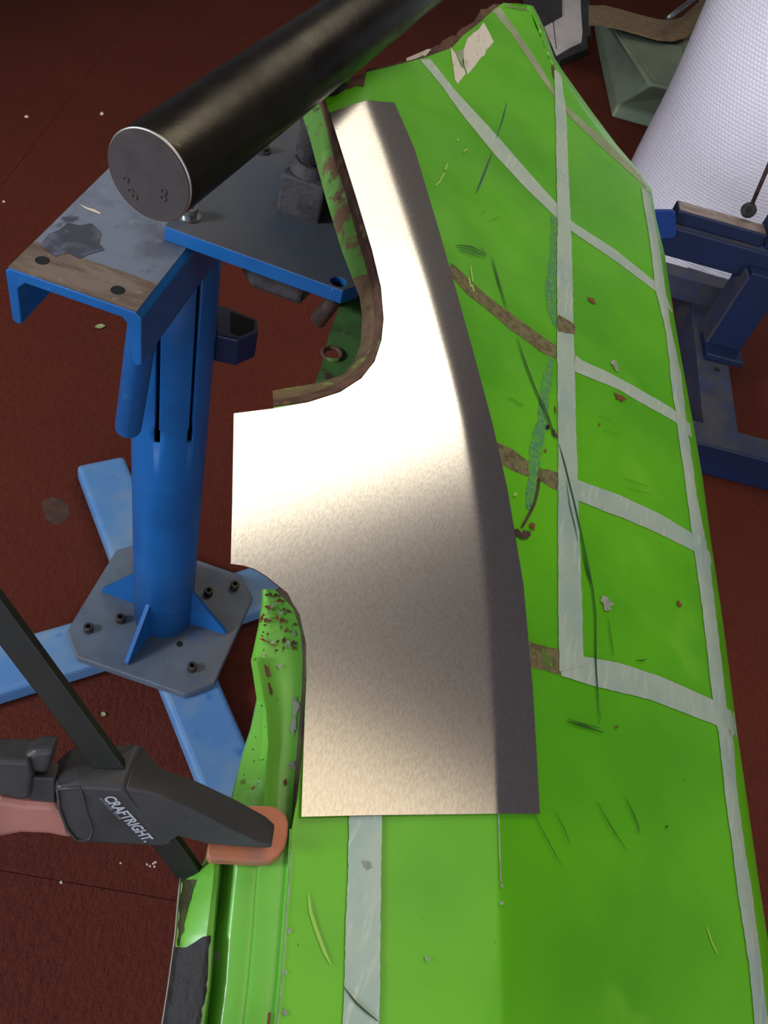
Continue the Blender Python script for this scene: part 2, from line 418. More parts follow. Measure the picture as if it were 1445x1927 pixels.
# post: a tube with two saw slots that end in drilled holes
PR = 0.053
def post():
    zs = [0.063, 0.3, 0.5, 0.585, 0.60, 0.612, 0.62, 0.75, 0.949]
    slots = [math.radians(a) for a in (-86, -36, 94, 144)]
    cuts = []
    for a in slots:
        for da in (-0.085, -0.055, 0.055, 0.085): cuts.append((a + da) % (2 * math.pi))
    base = [2 * math.pi * k / 40 for k in range(40)]
    angs = sorted(cuts + [b for b in base if min(abs((b - a % (2 * math.pi) + math.pi) % (2 * math.pi) - math.pi) for a in slots) > 0.12])
    n = len(angs); v, f = [], []
    for z in zs:
        for a in angs: v.append(SC + Vector((PR * math.cos(a), PR * math.sin(a), z)))
    for i in range(len(zs) - 1):
        zm = (zs[i] + zs[i + 1]) / 2
        for k in range(n):
            a0, a1 = angs[k], angs[(k + 1) % n]; am = (a0 + a1) / 2 if a1 > a0 else a0
            da = min(abs((am - a + math.pi) % (2 * math.pi) - math.pi) for a in slots)
            wdt = 0.0
            if zm > 0.605: wdt = 0.055
            if 0.60 < zm < 0.612: wdt = 0.085
            if 0.585 < zm < 0.60: wdt = 0.085
            if da < wdt: continue
            f.append((i * n + k, i * n + (k + 1) % n, (i + 1) * n + (k + 1) % n, (i + 1) * n + k))
    o = mesh('post', v, f, M_blue, stand, smooth=True)
    md = o.modifiers.new('wall', 'SOLIDIFY'); md.thickness = 0.005; md.offset = -1
post()
ZC = 0.961
# channel top: web and two flanges lying along y
CXL, CXR, CYF, CYB = -0.389, -0.2605, 0.564, 0.93
prof = [(CXL, ZC - .004), (CXL + .004, ZC), (CXR - .006, ZC), (CXR, ZC - .006), (CXR, ZC - .060), (CXR - .003, ZC - .063), (CXR - .009, ZC - .061), (CXR - .011, ZC - .020), (CXR - .018, ZC - .011),
        (CXL + .018, ZC - .011), (CXL + .010, ZC - .020), (CXL + .009, ZC - .061), (CXL + .004, ZC - .063), (CXL, ZC - .060)]
ch = prism('channel', [(x, CYF, z) for x, z in prof], (0, CYB - CYF, 0), M_blue, stand, bevel=0.0012)
tag(ch, 'blue steel channel on top of the post')
# worn top skin on the web, with the bare strip and two drilled holes at the open end
hl = [circle(P(80, 490, ZC + .0006), 0.0065), circle(P(222, 546, ZC + .0006), 0.0065)]
o = plate_with_holes('bare_strip', [(CXL + .003, CYF + .0006, ZC + .0008), (CXR - .005, CYF + .0006, ZC + .0008), (CXR - .005, CYF + .046, ZC + .0008), (CXL + .003, CYF + .046, ZC + .0008)], hl, M_bare, stand, 0.0006)
tag(o, 'bare brown steel strip with two drilled holes')
for h_ in hl:
    mesh('bolt_hole', [p + Vector((0, 0, -0.0003)) for p in h_], [tuple(range(len(h_)))], M_black, stand)
mesh('worn_web', [(CXL + .003, CYF + .046, ZC + .0006), (CXR - .005, CYF + .046, ZC + .0006), (CXR - .005, CYB, ZC + .0006), (CXL + .003, CYB, ZC + .0006)], [(0, 1, 2, 3)], M_chan, stand)
mesh('dark_smudge', [P(x, y, ZC + .0012) for x, y in ((74, 462), (92, 440), (112, 432), (128, 419), (150, 424), (172, 420), (190, 438), (186, 458), (196, 470), (166, 478), (150, 487), (128, 476), (104, 482))], [tuple(range(13))], M_smudge, stand)
mesh('pale_scratch', [P(x, y, ZC + .0012) for x, y in ((149, 384), (166, 391), (178, 394), (190, 401), (188, 403), (174, 398), (160, 392))], [tuple(range(7))], M_crumb, stand)
# bolted plate on top of the channel
ZP = ZC + 0.017
plx0, plx1, ply0, ply1 = -0.288, -0.094, 0.674, 0.955
ol = [(plx0, ply0, ZP), (plx1 - .012, ply0 - .004, ZP), (plx1, ply0 + .014, ZP), (plx1, ply1, ZP), (plx0, ply1, ZP)]
hole = circle(P(637, 530, ZP), 0.0075)
tp = plate_with_holes('top_plate', ol, [hole], M_plate, stand, 0.016, bevel=0.001)
tp.data.materials.append(M_blue)
tp.modifiers['thickness'].material_offset_rim = 1
hd_ = circle(P(637, 530, ZP) - Vector((0, 0, .007)), 0.0073)
mesh('bolt_hole', hd_, [tuple(range(len(hd_)))], M_black, stand)
def hexbolt(name, c, parent, mat, r=0.009, h=0.007):
    v, f = rings_vf([(c, r * 1.35), (c + Vector((0, 0, .0022)), r * 1.35), (c + Vector((0, 0, .0022)), r), (c + Vector((0, 0, .0022 + h)), r), (c + Vector((0, 0, .0022 + h)), r * .62), (c + Vector((0, 0, .006 + h)), r * .55)], 6 * 4)
    return mesh(name, v, f, mat, parent, smooth=True, autosmooth=40)
hexbolt('bolt', P(356, 408, ZP), stand, M_zinc, 0.0085, 0.009)
hexbolt('bolt', P(494, 284, ZP), stand, M_iron, 0.007, 0.004)
# socket head screws of the base plate
for px, py in ((227, 1168), (167, 1186), (361, 1259), (441, 1106), (392, 1118)):
    c = P(px, py, .063)
    v, f = rings_vf([(c, .0085), (c + Vector((0, 0, .013)), .0085), (c + Vector((0, 0, .0145)), .0072), (c + Vector((0, 0, .0145)), .0045), (c + Vector((0, 0, .006)), .0042)], 18)
    mesh('socket_screw', v, f, M_screw, stand, smooth=True, autosmooth=40)
hh = circle(P(338, 1212, .0634), .006, 16)
mesh('screw_hole', hh, [tuple(range(16))], M_black, stand)
# leaning tube beside the post
p0, p1 = P(241, 806, .64), P(263, 655, .80)
d = (p1 - p0).normalized()
cyl('handle_tube', [(p0, .0155), (p0 + d * .002, .0165), (p1 + d * .12, .0165)], M_blue, stand, 20)
# small open bracket behind the post
bp_ = [P(x, y, .74) for x, y in ((405, 570), (434, 580), (485, 601), (486, 624), (448, 640), (405, 630))]
prism('bracket', bp_, (0, 0, -.045), M_navy, stand, bevel=0.003)
bp_ = [P(x, y, .7405) for x, y in ((434, 586), (480, 604), (478, 620), (450, 632), (434, 625))]
mesh('bracket_recess', bp_, [tuple(range(len(bp_)))], M_black, stand)
# socket block and shank stub under the plate
sb = [P(x, y, .925) for x, y in ((470, 541), (564, 576), (584, 556), (592, 540), (470, 480), (455, 510))]
prism('socket_block', sb, (0, 0, .037), M_iron, stand, bevel=0.004)
a_, b_ = P(631, 560, .95), P(596, 607, .915)
cyl('shank_stub', [(a_, .0085), (a_.lerp(b_, .5), .0082), (b_.lerp(a_, .06), .0085), (b_, .006)], M_rustdark, stand, 14)

# ------------------------------------------------------------------ pipe stake in the plate
stake = thing('pipe_stake', (-0.178, 0.785, ZP), 'heavy dark steel pipe stake standing in the plate of the blue stand', 'stake')
th = math.radians(82); pd = Vector((math.cos(th), math.sin(th), 0)); pc = P(280, 332, 1.14); PS = .33 / .32
cyl('pipe', [(pc + pd * .0015, PS * .0309), (pc + pd * .004, PS * .0314), (pc + pd * .62, PS * .0314)], M_pipe, stake, 64)
o = cyl('end_cap', [(pc - pd * .0008, PS * .0303), (pc + pd * .003, PS * .0304)], M_cap, stake, 64); tag(o, 'flat dull grey end with small weld dimples')
a, b = frame_of(pd)
def ring_vf(c, R, r, ax, ay, n=40, m=8):
    nn = ax.cross(ay).normalized(); v, f = [], []
    for i in range(n):
        t = 2 * math.pi * i / n; rad = math.cos(t) * ax + math.sin(t) * ay
        for j in range(m):
            s = 2 * math.pi * j / m
            v.append(c + rad * (R + r * math.cos(s)) + nn * r * math.sin(s))
    for i in range(n):
        for j in range(m):
            f.append((i * m + j, ((i + 1) % n) * m + j, ((i + 1) % n) * m + (j + 1) % m, i * m + (j + 1) % m))
    return v, f
v, f = ring_vf(pc + pd * .0012, PS * .0305, PS * .0010, a, b, 64, 8); o = mesh('worn_rim', v, f, M_worn, stake, smooth=True); tag(o, 'bright worn rim around the pipe end')
for px, py in ((237, 337), (246, 359), (253, 369), (308, 360), (307, 372)):
    q = on_plane(px, py, pc - pd * .001, pd)
    v, f = ring_vf(q, PS * .0020, PS * .0006, a, b, 16, 6); mesh('weld_dimple', v, f, M_cap, stake, smooth=True)
nb = Vector((-.183, .785, ZP - .016))
for_ = [nb + Vector((sx * .023, sy * .023, 0)) for sx, sy in ((-1, -1), (1, -1), (1, 1), (-1, 1))]
prism('square_base', for_, (0, 0, .057), M_iron, stake, bevel=0.003)
tpn = pc + pd * ((.785 - pc.y) / pd.y)
v, f = curve_tube_vf([nb + Vector((0, 0, .05)), nb + Vector((0, 0, .075)), nb + Vector((.001, 0, .11)), nb + Vector((.005, 0, .145)), nb.lerp(tpn, .8), tpn], .0168, 14)
mesh('neck', v, f, M_iron, stake, smooth=True, autosmooth=60)
cyl('collar', [(nb + Vector((0, 0, .054)), .0215), (nb + Vector((.001, 0, .068)), .0172)], M_iron, stake, 14)

# ------------------------------------------------------------------ green car panel
PL = [(948, 5), (930, 17), (900, 45), (872, 66), (850, 90), (800, 108), (740, 124), (688, 136), (650, 151), (625, 166), (608, 178), (620, 212), (640, 275), (670, 370), (700, 470), (717, 540), (722, 600), (718, 640),
      (705, 680), (680, 712), (640, 738), (580, 757), (515, 766), (517, 790), (530, 1000), (530, 1085), (552, 1120), (572, 1165), (580, 1230), (576, 1330), (568, 1420), (560, 1500), (549, 1560), (546, 1640), (541, 1700), (537, 1760), (530, 1850), (522, 1927), (510, 2060)]
PR_ = [(948, 5), (1003, 12), (1014, 32), (1026, 60), (1042, 108), (1058, 132), (1110, 205), (1160, 272), (1205, 325), (1226, 356), (1234, 410), (1251, 480), (1269, 600), (1290, 720), (1305, 800), (1322, 900), (1338, 1020), (1356, 1140), (1372, 1260), (1386, 1370),
       (1405, 1500), (1425, 1640), (1445, 1770), (1468, 1927), (1490, 2060)]
CR = [(676, 100), (688, 160), (692, 190), (722, 270), (765, 400), (805, 530), (848, 690), (872, 790), (892, 900), (908, 1020), (920, 1160), (928, 1300), (934, 1400), (938, 1527), (942, 1700), (946, 1927), (950, 2060)]
TL = [(1030, 5), (1044, 180), (1047, 300), (1048, 520), (1049, 800), (1050, 1100), (1053, 1260), (1057, 1600), (1060, 2060)]
ROLLW = [(10, 5), (16, 356), (18, 700), (24, 1100), (30, 1500), (36, 2060)]
S1, S2 = math.tan(math.radians(16)), math.tan(math.radians(20))


def softplus(x, w_):
    return w_ * math.log1p(math.exp(max(-40, min(40, x / w_)))) if x / w_ < 40 else x


def drop(px, py, ww=None):
    d = ray(px, py); t = (Z0 - H) / (d.z - K * d.y - KX * d.x)
    xc, xt = lerp_poly(CR, py), lerp_poly(TL, py); xe = lerp_poly(PR_, py); rw = lerp_poly(ROLLW, py)
    if ww is None: ww = 5.0 if py < 900 else 5.0 - 3.2 * min(1, (py - 900) / 600)
    dr = S1 * softplus(px - xc, ww) * t / FPX + (S2 - S1) * softplus(px - xt, 5.0) * t / FPX
    xr = xe - rw
    if px > xr:
        q = min(1.0, (px - xr) / rw); dr += 0.030 * (1 - math.sqrt(max(0, 1 - q * q * 0.92)))
    return dr


def SP(px, py, off=0.0):
    return PP(px, py, off - drop(px, py))


def rowgrid(left, right, rows, feats, counts, off):
    v, f = [], []; ncol = None
    for y in rows:
        xl, xr = lerp_poly(left, y), lerp_poly(right, y)
        br = [xl] + [min(max(lerp_poly(F_, y) + dx, xl), xr) for F_, dx in feats] + [xr]
        xs = [xl]
        for (a_, b_), n in zip(zip(br, br[1:]), counts):
            for k in range(1, n + 1): xs.append(a_ + (b_ - a_) * k / n)
        ncol = len(xs)
        v += [SP(x, y, off) for x in xs]
    for i in range(len(rows) - 1):
        for j in range(ncol - 1):
            f.append((i * ncol + j, (i + 1) * ncol + j, (i + 1) * ncol + j + 1, i * ncol + j + 1))
    return v, f


rows = sorted(set([y for _, y in PL] + [y for _, y in PR_] + list(range(8, 180, 6)) + list(range(180, 2060, 12))))
XR_ = [(lerp_poly(PR_, y) - lerp_poly(ROLLW, y), y) for y in range(5, 2061, 5)]
panel = thing('car_panel', PP(800, 1000), 'large lime green painted car body panel criss-crossed with silver tape', 'car panel')
v, f = rowgrid(PL, PR_, rows, [(CR, -16), (CR, 16), (TL, -14), (TL, 14), (XR_, 0)], [6, 8, 8, 6, 8, 8], 0.0)
skin = mesh('skin', v, f, M_green, panel, smooth=True, solid=0.0012, merge=2e-5)


def resample(poly, step=18):
    out = [poly[0]]
    for (x0_, y0_), (x1_, y1_) in zip(poly, poly[1:]):
        n = max(1, int(math.hypot(x1_ - x0_, y1_ - y0_) / step))
        for k in range(1, n + 1): out.append((x0_ + (x1_ - x0_) * k / n, y0_ + (y1_ - y0_) * k / n))
    return out


def arc_at(poly, t):
    ls = [math.hypot(b[0] - a[0], b[1] - a[1]) for a, b in zip(poly, poly[1:])]; T = sum(ls) * t
    for l_, (a, b) in zip(ls, zip(poly, poly[1:])):
        if T <= l_: return (a[0] + (b[0] - a[0]) * T / l_, a[1] + (b[1] - a[1]) * T / l_)
        T -= l_
    return poly[-1]


def strip(name, e0, e1, mat, off=0.0004, n=None, rag=0.0, m=4, parent=None, surf=SP, thick=0.0):
    """band between two edge polylines, laid on the panel; rag = uneven edge"""
    ln = sum(math.hypot(b[0] - a[0], b[1] - a[1]) for a, b in zip(e0, e0[1:])); n = n or max(3, int(ln / 9))
    v, f = [], []
    for i in range(n + 1):
        a_, b_ = arc_at(e0, i / n), arc_at(e1, i / n)
        ra, rb = random.uniform(-rag, rag), random.uniform(-rag, rag)
        for k in range(m + 1):
            t = k / m; x = a_[0] + (b_[0] - a_[0]) * t; y = a_[1] + (b_[1] - a_[1]) * t
            if k == 0: x += ra; y += ra
            if k == m: x += rb; y += rb
            v.append(surf(x, y, off))
    for i in range(n):
        for k in range(m): f.append((i * (m + 1) + k, (i + 1) * (m + 1) + k, (i + 1) * (m + 1) + k + 1, i * (m + 1) + k + 1))
    o = mesh(name, v, f, mat, parent or panel, smooth=True)
    return o


def pline(name, pts, wpx, mat, off=0.0009, parent=None, surf=SP, taper=False):
    e0, e1 = [], []
    for i, (x, y) in enumerate(pts):
        a_ = pts[max(i - 1, 0)]; b_ = pts[min(i + 1, len(pts) - 1)]
        dx, dy = b_[0] - a_[0], b_[1] - a_[1]; l_ = math.hypot(dx, dy) or 1
        ww = wpx * (0.4 if taper and i in (0, len(pts) - 1) else 1)
        e0.append((x - dy / l_ * ww / 2, y + dx / l_ * ww / 2)); e1.append((x + dy / l_ * ww / 2, y - dx / l_ * ww / 2))
    return strip(name, e0, e1, mat, off, m=1, parent=parent, surf=surf)


def polyfill(name, pts, mat, off, parent=None, surf=SP):
    """fan of a small irregular patch on the panel"""
    cx_ = sum(p[0] for p in pts) / len(pts); cy_ = sum(p[1] for p in pts) / len(pts); n = len(pts)
    v = [surf(cx_, cy_, off)] + [surf(cx_ + (x - cx_) * .5, cy_ + (y - cy_) * .5, off) for x, y in pts] + [surf(x, y, off) for x, y in pts]
    f = [(0, 1 + i, 1 + (i + 1) % n) for i in range(n)] + [(1 + i, 1 + n + i, 1 + n + (i + 1) % n, 1 + (i + 1) % n) for i in range(n)]
    return mesh(name, v, f, mat, parent or panel, smooth=True)


def blot(name, x, y, r, mat, off, e=1.0, ang=0.0, n=13, surf=SP, parent=None):
    pts = []
    for k in range(n):
        t = 2 * math.pi * k / n; rr = r * random.uniform(.45, 1.2)
        dx, dy = rr * math.cos(t) * e, rr * math.sin(t)
        pts.append((x + dx * math.cos(ang) - dy * math.sin(ang), y + dx * math.sin(ang) + dy * math.cos(ang)))
    return polyfill(name, pts, mat, off, parent, surf)


# silver tape
TAPES = [
    ([(941, 13), (971, 55), (1021, 130), (1051, 186), (1101, 231), (1162, 281), (1202, 326), (1226, 368)], [(926, 21), (961, 62), (1001, 122), (1039, 178), (1071, 219), (1121, 268), (1172, 313), (1204, 343), (1222, 368)], M_tape2),
    ([(810, 111), (853, 166), (936, 256), (1001, 331), (1046, 381), (1079, 419), (1157, 469), (1229, 527), (1252, 552), (1266, 588)], [(790, 112), (830, 160), (870, 216), (931, 291), (986, 351), (1041, 404), (1081, 439), (1162, 494), (1239, 552), (1264, 588)], M_tape),
    ([(1082, 668), (1097, 679), (1148, 702), (1194, 727), (1263, 767), (1298, 797)], [(1080, 698), (1088, 702), (1162, 732), (1222, 767), (1268, 792), (1302, 824)], M_tape),
    ([(1080, 900), (1108, 911), (1162, 930), (1240, 966), (1300, 1002), (1336, 1040)], [(1080, 939), (1140, 963), (1171, 974), (1240, 1004), (1305, 1037), (1339, 1063)], M_tape),
    ([(1052, 1224), (1098, 1235), (1171, 1249), (1240, 1272), (1341, 1316), (1381, 1341)], [(1056, 1272), (1125, 1293), (1222, 1316), (1286, 1341), (1351, 1366), (1387, 1387)], M_tape),
    ([(1206, 350), (1224, 462), (1233, 543), (1253, 624), (1263, 718), (1275, 806), (1292, 930), (1307, 1042), (1321, 1143), (1339, 1300), (1353, 1387), (1364, 1493), (1378, 1594), (1386, 1664), (1409, 1814), (1420, 1926), (1434, 2050)],
     [(1221, 364), (1241, 469), (1253, 550), (1263, 620), (1282, 705), (1290, 779), (1311, 930), (1336, 1060), (1351, 1189), (1367, 1327), (1380, 1392), (1387, 1493), (1401, 1594), (1412, 1655), (1430, 1792), (1445, 1920), (1458, 2050)], M_tape),
    ([(1043, 132), (1045, 220), (1047, 300), (1049, 420), (1048, 520), (1048, 640), (1050, 800), (1050, 1000), (1050, 1130), (1053, 1264)], [(1055, 136), (1066, 216), (1069, 300), (1074, 420), (1077, 520), (1080, 640), (1084, 800), (1090, 1000), (1096, 1150), (1098, 1252)], M_tape),
    ([(657, 1530), (655, 1640), (650, 1750), (648, 1850), (645, 1927), (640, 2055)], [(719, 1530), (717, 1640), (716, 1750), (715, 1850), (713, 1927), (711, 2055)], M_tape),
]
for i, (e0, e1, m_) in enumerate(TAPES):
    strip('tape_strip', e0, e1, m_, 0.0004 + 0.00012 * i, rag=0.8)
# glue residue left of the tape
RES = [
    ([(848, 494), (855, 499), (885, 527), (917, 557), (956, 585), (989, 610), (1018, 631), (1046, 650)], [(846, 516), (850, 521), (879, 554), (917, 583), (960, 620), (991, 641), (1014, 660), (1047, 676)]),
    ([(926, 828), (966, 846), (990, 866), (1016, 881), (1041, 886), (1050, 890)], [(936, 870), (966, 886), (993, 896), (1023, 908), (1041, 921), (1051, 923)]),
    ([(985, 1206), (994, 1208), (1053, 1223)], [(990, 1254), (996, 1256), (1055, 1269)]),
]
for e0, e1 in RES: strip('glue_residue', e0, e1, M_resid, 0.0003, rag=1.6)
strip('glue_residue', [(1049, 590), (1083, 612)], [(1049, 622), (1083, 630)], M_resid, 0.0016, rag=2)
strip('teal_scuff', [(1038, 385), (1035, 450), (1033, 500), (1026, 540), (1030, 580), (1040, 610)], [(1048, 385), (1047, 450), (1046, 520), (1044, 560), (1046, 590), (1047, 615)], M_teal, 0.0003, rag=2)
strip('teal_scuff', [(1034, 672), (1022, 710), (1016, 750), (1012, 790), (1004, 815), (997, 840), (994, 880), (992, 920), (990, 955)], [(1042, 678), (1036, 715), (1032, 760), (1030, 800), (1022, 830), (1015, 860), (1014, 890), (1008, 930), (1001, 965)], M_teal, 0.00035, rag=2.5)
# pen lines
for pts, w_, m_ in [
    ([(954, 193), (946, 225), (935, 258)], 3, M_mark2), ([(926, 288), (910, 330), (897, 362)], 5, M_mark2),
    ([(859, 461), (885, 463), (914, 478)], 4, M_mark), ([(862, 466), (890, 474), (913, 484)], 3, M_mark), ([(866, 470), (895, 482)], 3, M_mark), ([(905, 466), (916, 480)], 4, M_mark),
    ([(925, 484), (938, 530), (952, 575)], 2.6, M_mark), ([(928, 488), (942, 540), (954, 580)], 2.2, M_mark), ([(974, 637), (988, 680), (1005, 725), (1022, 765), (1030, 790)], 3.4, M_mark), ([(1020, 752), (1034, 790), (1046, 826)], 3.4, M_mark),
    ([(1052, 835), (1062, 870), (1072, 910), (1083, 955), (1094, 1005), (1106, 1060), (1116, 1110), (1121, 1160), (1121, 1240), (1124, 1290), (1127, 1345)], 3, M_mark),
    ([(1066, 905), (1072, 950), (1082, 990), (1088, 1020)], 2, M_mark), ([(1097, 1034), (1106, 1075), (1115, 1105)], 4, M_mark), ([(1121, 1180), (1122, 1250)], 4.5, M_mark), ([(1130, 1338), (1128, 1362)], 3, M_mark),
    ([(1067, 1357), (1095, 1365), (1135, 1378)], 5, M_mark), ([(1070, 1353), (1100, 1363), (1128, 1370)], 3, M_mark), ([(957, 748), (985, 763)], 3.5, M_mark), ([(1197, 1242), (1208, 1244), (1216, 1240)], 4, M_mark),
    ([(1006, 1535), (1030, 1580), (1060, 1635)], 2, M_mark), ([(1044, 1526), (1062, 1560), (1074, 1592)], 2, M_mark), ([(1124, 1510), (1150, 1555), (1180, 1602)], 2.4, M_mark), ([(1177, 1500), (1192, 1530), (1203, 1560), (1200, 1570)], 2.4, M_mark),
    ([(1126, 783), (1150, 789)], 2, M_mark), ([(1136, 809), (1165, 819)], 2, M_mark), ([(1175, 900), (1222, 916)], 2, M_mark), ([(1182, 919), (1225, 930)], 2, M_mark), ([(648, 1858), (668, 1885), (690, 1905), (712, 1922)], 6, M_mark),
    ([(905, 403), (912, 396)], 2, M_mark), ([(918, 418), (938, 408)], 2, M_mark),
    ([(1145, 1165), (1150, 1200), (1155, 1235)], 2, M_mark), ([(780, 280), (784, 300)], 2, M_mark)]:
    o = pline('pen_line', pts, w_ * .75, m_, 0.0022, taper=True)
    if m_ is M_mark2: tag(o, 'blue pen line')
# chips, rust spots, scratches
for x, y, r, e, a_, m_ in [(1113, 565, 5, 2.2, .7, M_chipred), (1166, 747, 6, 2.4, .5, M_chipred), (1002, 990, 7, 1, 0, M_chipred), (985, 1006, 9, 1.2, .5, M_rustdark), (972, 1001, 8, 1, 0, M_rustdark), (994, 1003, 6, 1, 0, M_rustdark), (1026, 848, 3, 1, 0, M_chipred),
                           (1141, 1132, 9, 1.6, .4, M_chipgrey), (1143, 1143, 6, 1.6, .4, M_chipgrey), (1158, 688, 6, 2, .9, M_chipgrey), (1278, 1137, 5, 1.6, 1.1, M_chipred), (1160, 1368, 3, 1.4, 0, M_chipred), (1128, 799, 3, 1, 0, M_chipred), (690, 1628, 10, 1.2, 0, M_chipgrey), (803, 1804, 5, 1, 0, M_chipgrey),
                           (944, 1666, 4, 1, 0, M_chipgrey), (944, 1700, 5, 1, 1, M_chipgrey), (1045, 770, 2.2, 5, 1.45, M_chipred), (1043, 815, 4, 3, 1, M_rustdark), (970, 930, 5, 1, 0, M_cream), (1255, 1555, 3, 1, 0, M_mark)]:
    blot('paint_chip', x, y, r, m_, 0.0015, e, a_)
blot('rust_hole', 1031, 803, 6, M_black, 0.0017)
pline('rust_crack', [(1015, 900), (1012, 925), (1005, 950), (992, 975), (982, 992)], 5, M_rustdark, 0.0015)
pline('paint_scratch', [(580, 1683), (584, 1715), (595, 1750), (610, 1790), (622, 1815)], 7, M_cream, 0.0008, taper=True)
for pts in ([(826, 345), (836, 325)], [(838, 320), (842, 308)], [(820, 350), (826, 342)], [(860, 265), (862, 260)], [(872, 285), (880, 280)], [(885, 500), (890, 530)], [(888, 535), (892, 548)], [(882, 522), (886, 540)], [(1330, 1745), (1340, 1775), (1350, 1795)]):
    pline('paint_scratch', pts, 3, M_cream, 0.0010)
pline('crease_chip', [(938, 1528), (940, 1600), (942, 1660)], 3.0, M_chipgrey, 0.0008)
# peeling white label near the top edge
polyfill('label_scrap', [(847, 88), (857, 100), (865, 120), (874, 131), (876, 139), (861, 158), (856, 150)], M_label, 0.0006)
polyfill('label_scrap', [(872, 95), (879, 73), (890, 62), (900, 56), (910, 42), (920, 60), (929, 79), (914, 96), (912, 104), (905, 108), (892, 126), (880, 140), (873, 122)], M_label, 0.0006)
polyfill('label_scrap', [(857, 98), (872, 92), (872, 122), (876, 132), (868, 122)], M_tape2, 0.0005)
# folded rusty edge along the top
strip('rusty_top_edge', [(945, 7), (925, 22), (900, 46), (872, 67), (850, 91), (800, 109), (766, 119)], [(930, 8), (905, 20), (886, 44), (852, 68), (826, 83), (806, 93), (764, 112)], M_rust, -0.006, rag=2.0)
polyfill('label_scrap', [(764, 120), (765, 109), (780, 103), (805, 92), (812, 92), (799, 107)], M_label, -0.004)
strip('rusty_top_edge', [(800, 109), (740, 125), (690, 137)], [(799, 105), (739, 121), (688, 131)], M_rustdark, -0.001, rag=1.5)
strip('rusty_top_edge', [(611, 177), (640, 162), (660, 150), (690, 135)], [(614, 181), (645, 170), (662, 164), (684, 163)], M_rust, 0.0006, rag=2.5)
strip('worn_edge', [(1005, 14), (1016, 34), (1028, 62), (1044, 112), (1050, 130)], [(1000, 16), (1010, 36), (1022, 64), (1037, 112), (1042, 150)], M_rust, 0.0006, rag=2)
strip('worn_edge', [(950, 8), (975, 12), (1000, 14)], [(952, 14), (975, 18), (998, 20)], M_greenold, 0.0005, rag=2)

# wheel arch lip at the upper left
LI = [(608, 178), (620, 212), (640, 275), (670, 370), (700, 470), (717, 540), (722, 600), (718, 640), (705, 680), (680, 712), (640, 738), (580, 757), (515, 766)]
LM = [(598, 186), (611, 222), (627, 290), (653, 372), (681, 472), (700, 540), (707, 600), (704, 640), (694, 672), (668, 703), (634, 726), (576, 746), (514, 757)]
LO = [(572, 222), (585, 262), (600, 320), (618, 385), (646, 475), (664, 521), (679, 559), (684, 598), (681, 649), (668, 682), (647, 708), (596, 724), (513, 738)]
def dense(r, k=5): return [arc_at(r, i / (k * (len(r) - 1))) for i in range(k * (len(r) - 1) + 1)]
nL = 70
def rl(r, dl): return [PP(*arc_at(r, i / nL), dl - drop(*arc_at(LI, i / nL)) * 0) for i in range(nL + 1)]
v, f = loft_vf([rl(LI, 0.0), rl([(x * .6 + a_ * .4, y * .6 + b_ * .4) for (x, y), (a_, b_) in zip(LI, LM)], -.002), rl(LM, -.012)])
o = mesh('rusty_lip', v, f, M_rust, panel, smooth=True, solid=0.001); tag(o, 'brown rusted bare metal of the arch lip')
def flange_part(name, i0, i1, mat, label):
    rr_ = [rl(LM, -.012), rl([(x * .5 + a_ * .5, y * .5 + b_ * .5) for (x, y), (a_, b_) in zip(LM, LO)], -.019), rl(LO, -.030)]
    vv, ff = loft_vf([r_[i0:i1 + 1] for r_ in rr_])
    tag(mesh(name, vv, ff, mat, panel, smooth=True, solid=0.0012), label)
flange_part('arch_flange', 0, 34, M_greenold, 'worn green upper half of the arch flange')
flange_part('arch_flange', 34, nL, M_rustgreen, 'rust brown lower half of the arch flange')
# lower flange with a drilled hole
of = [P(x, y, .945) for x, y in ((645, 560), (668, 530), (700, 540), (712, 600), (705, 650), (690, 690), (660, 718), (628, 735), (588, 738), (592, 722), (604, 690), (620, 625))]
o = plate_with_holes('lower_flange', of, [circle(P(625, 666, .945), .0075)], M_greenshade, panel, 0.002)
v, f = ring_vf(P(625, 666, .9455), .0090, .0024, Vector((1, 0, 0)), Vector((0, 1, 0)), 20, 6); mesh('hole_rim', v, f, M_rust, panel, smooth=True)

# door jamb along the lower left
JR = [(500, 1098), (524, 1114), (553, 1144), (567, 1187), (571, 1235), (570, 1293), (565, 1350), (560, 1421), (555, 1478), (551, 1550), (549, 1575)]
JT = [(505, 1084), (534, 1108), (560, 1140), (575, 1185), (579, 1235), (577, 1293), (573, 1350), (568, 1421), (563, 1478), (556, 1550), (553, 1575)]
JB = [(499, 1106), (502, 1135), (500, 1180), (494, 1222), (487, 1245), (496, 1290), (504, 1340), (507, 1400), (502, 1450), (499, 1520), (497, 1575)]
JL = [(498, 1112), (497, 1138), (491, 1178), (482, 1221), (477, 1243), (481, 1267), (488, 1315), (476, 1372), (462, 1415), (441, 1498), (425, 1575)]
ys = list(range(1110, 1576, 6))
def jr(pl, dl, bulge=0): return [PP(lerp_poly(pl, y) + bulge, y, dl) for y in ys]
v, f = loft_vf([[PP(lerp_poly(JT, y - 6), y - 8, .0) for y in ys], [PP(lerp_poly(JR, y), y, -.016) for y in ys]])
o = mesh('cut_edge', v, f, M_rustdark, panel, smooth=True, solid=0.0008); tag(o, 'dark rusted cut edge')
mid = [((lerp_poly(JR, y) + lerp_poly(JB, y)) / 2, y) for y in ys]
rb = [[PP(lerp_poly(JR, y), y, -.016) for y in ys], [PP(lerp_poly(mid, y), y, -.017) for y in ys], [PP(lerp_poly(JB, y) + 9 * min(1, max(0, (lerp_poly(JR, y) - lerp_poly(JB, y) - 10) / 40)), y, -.017) for y in ys]]
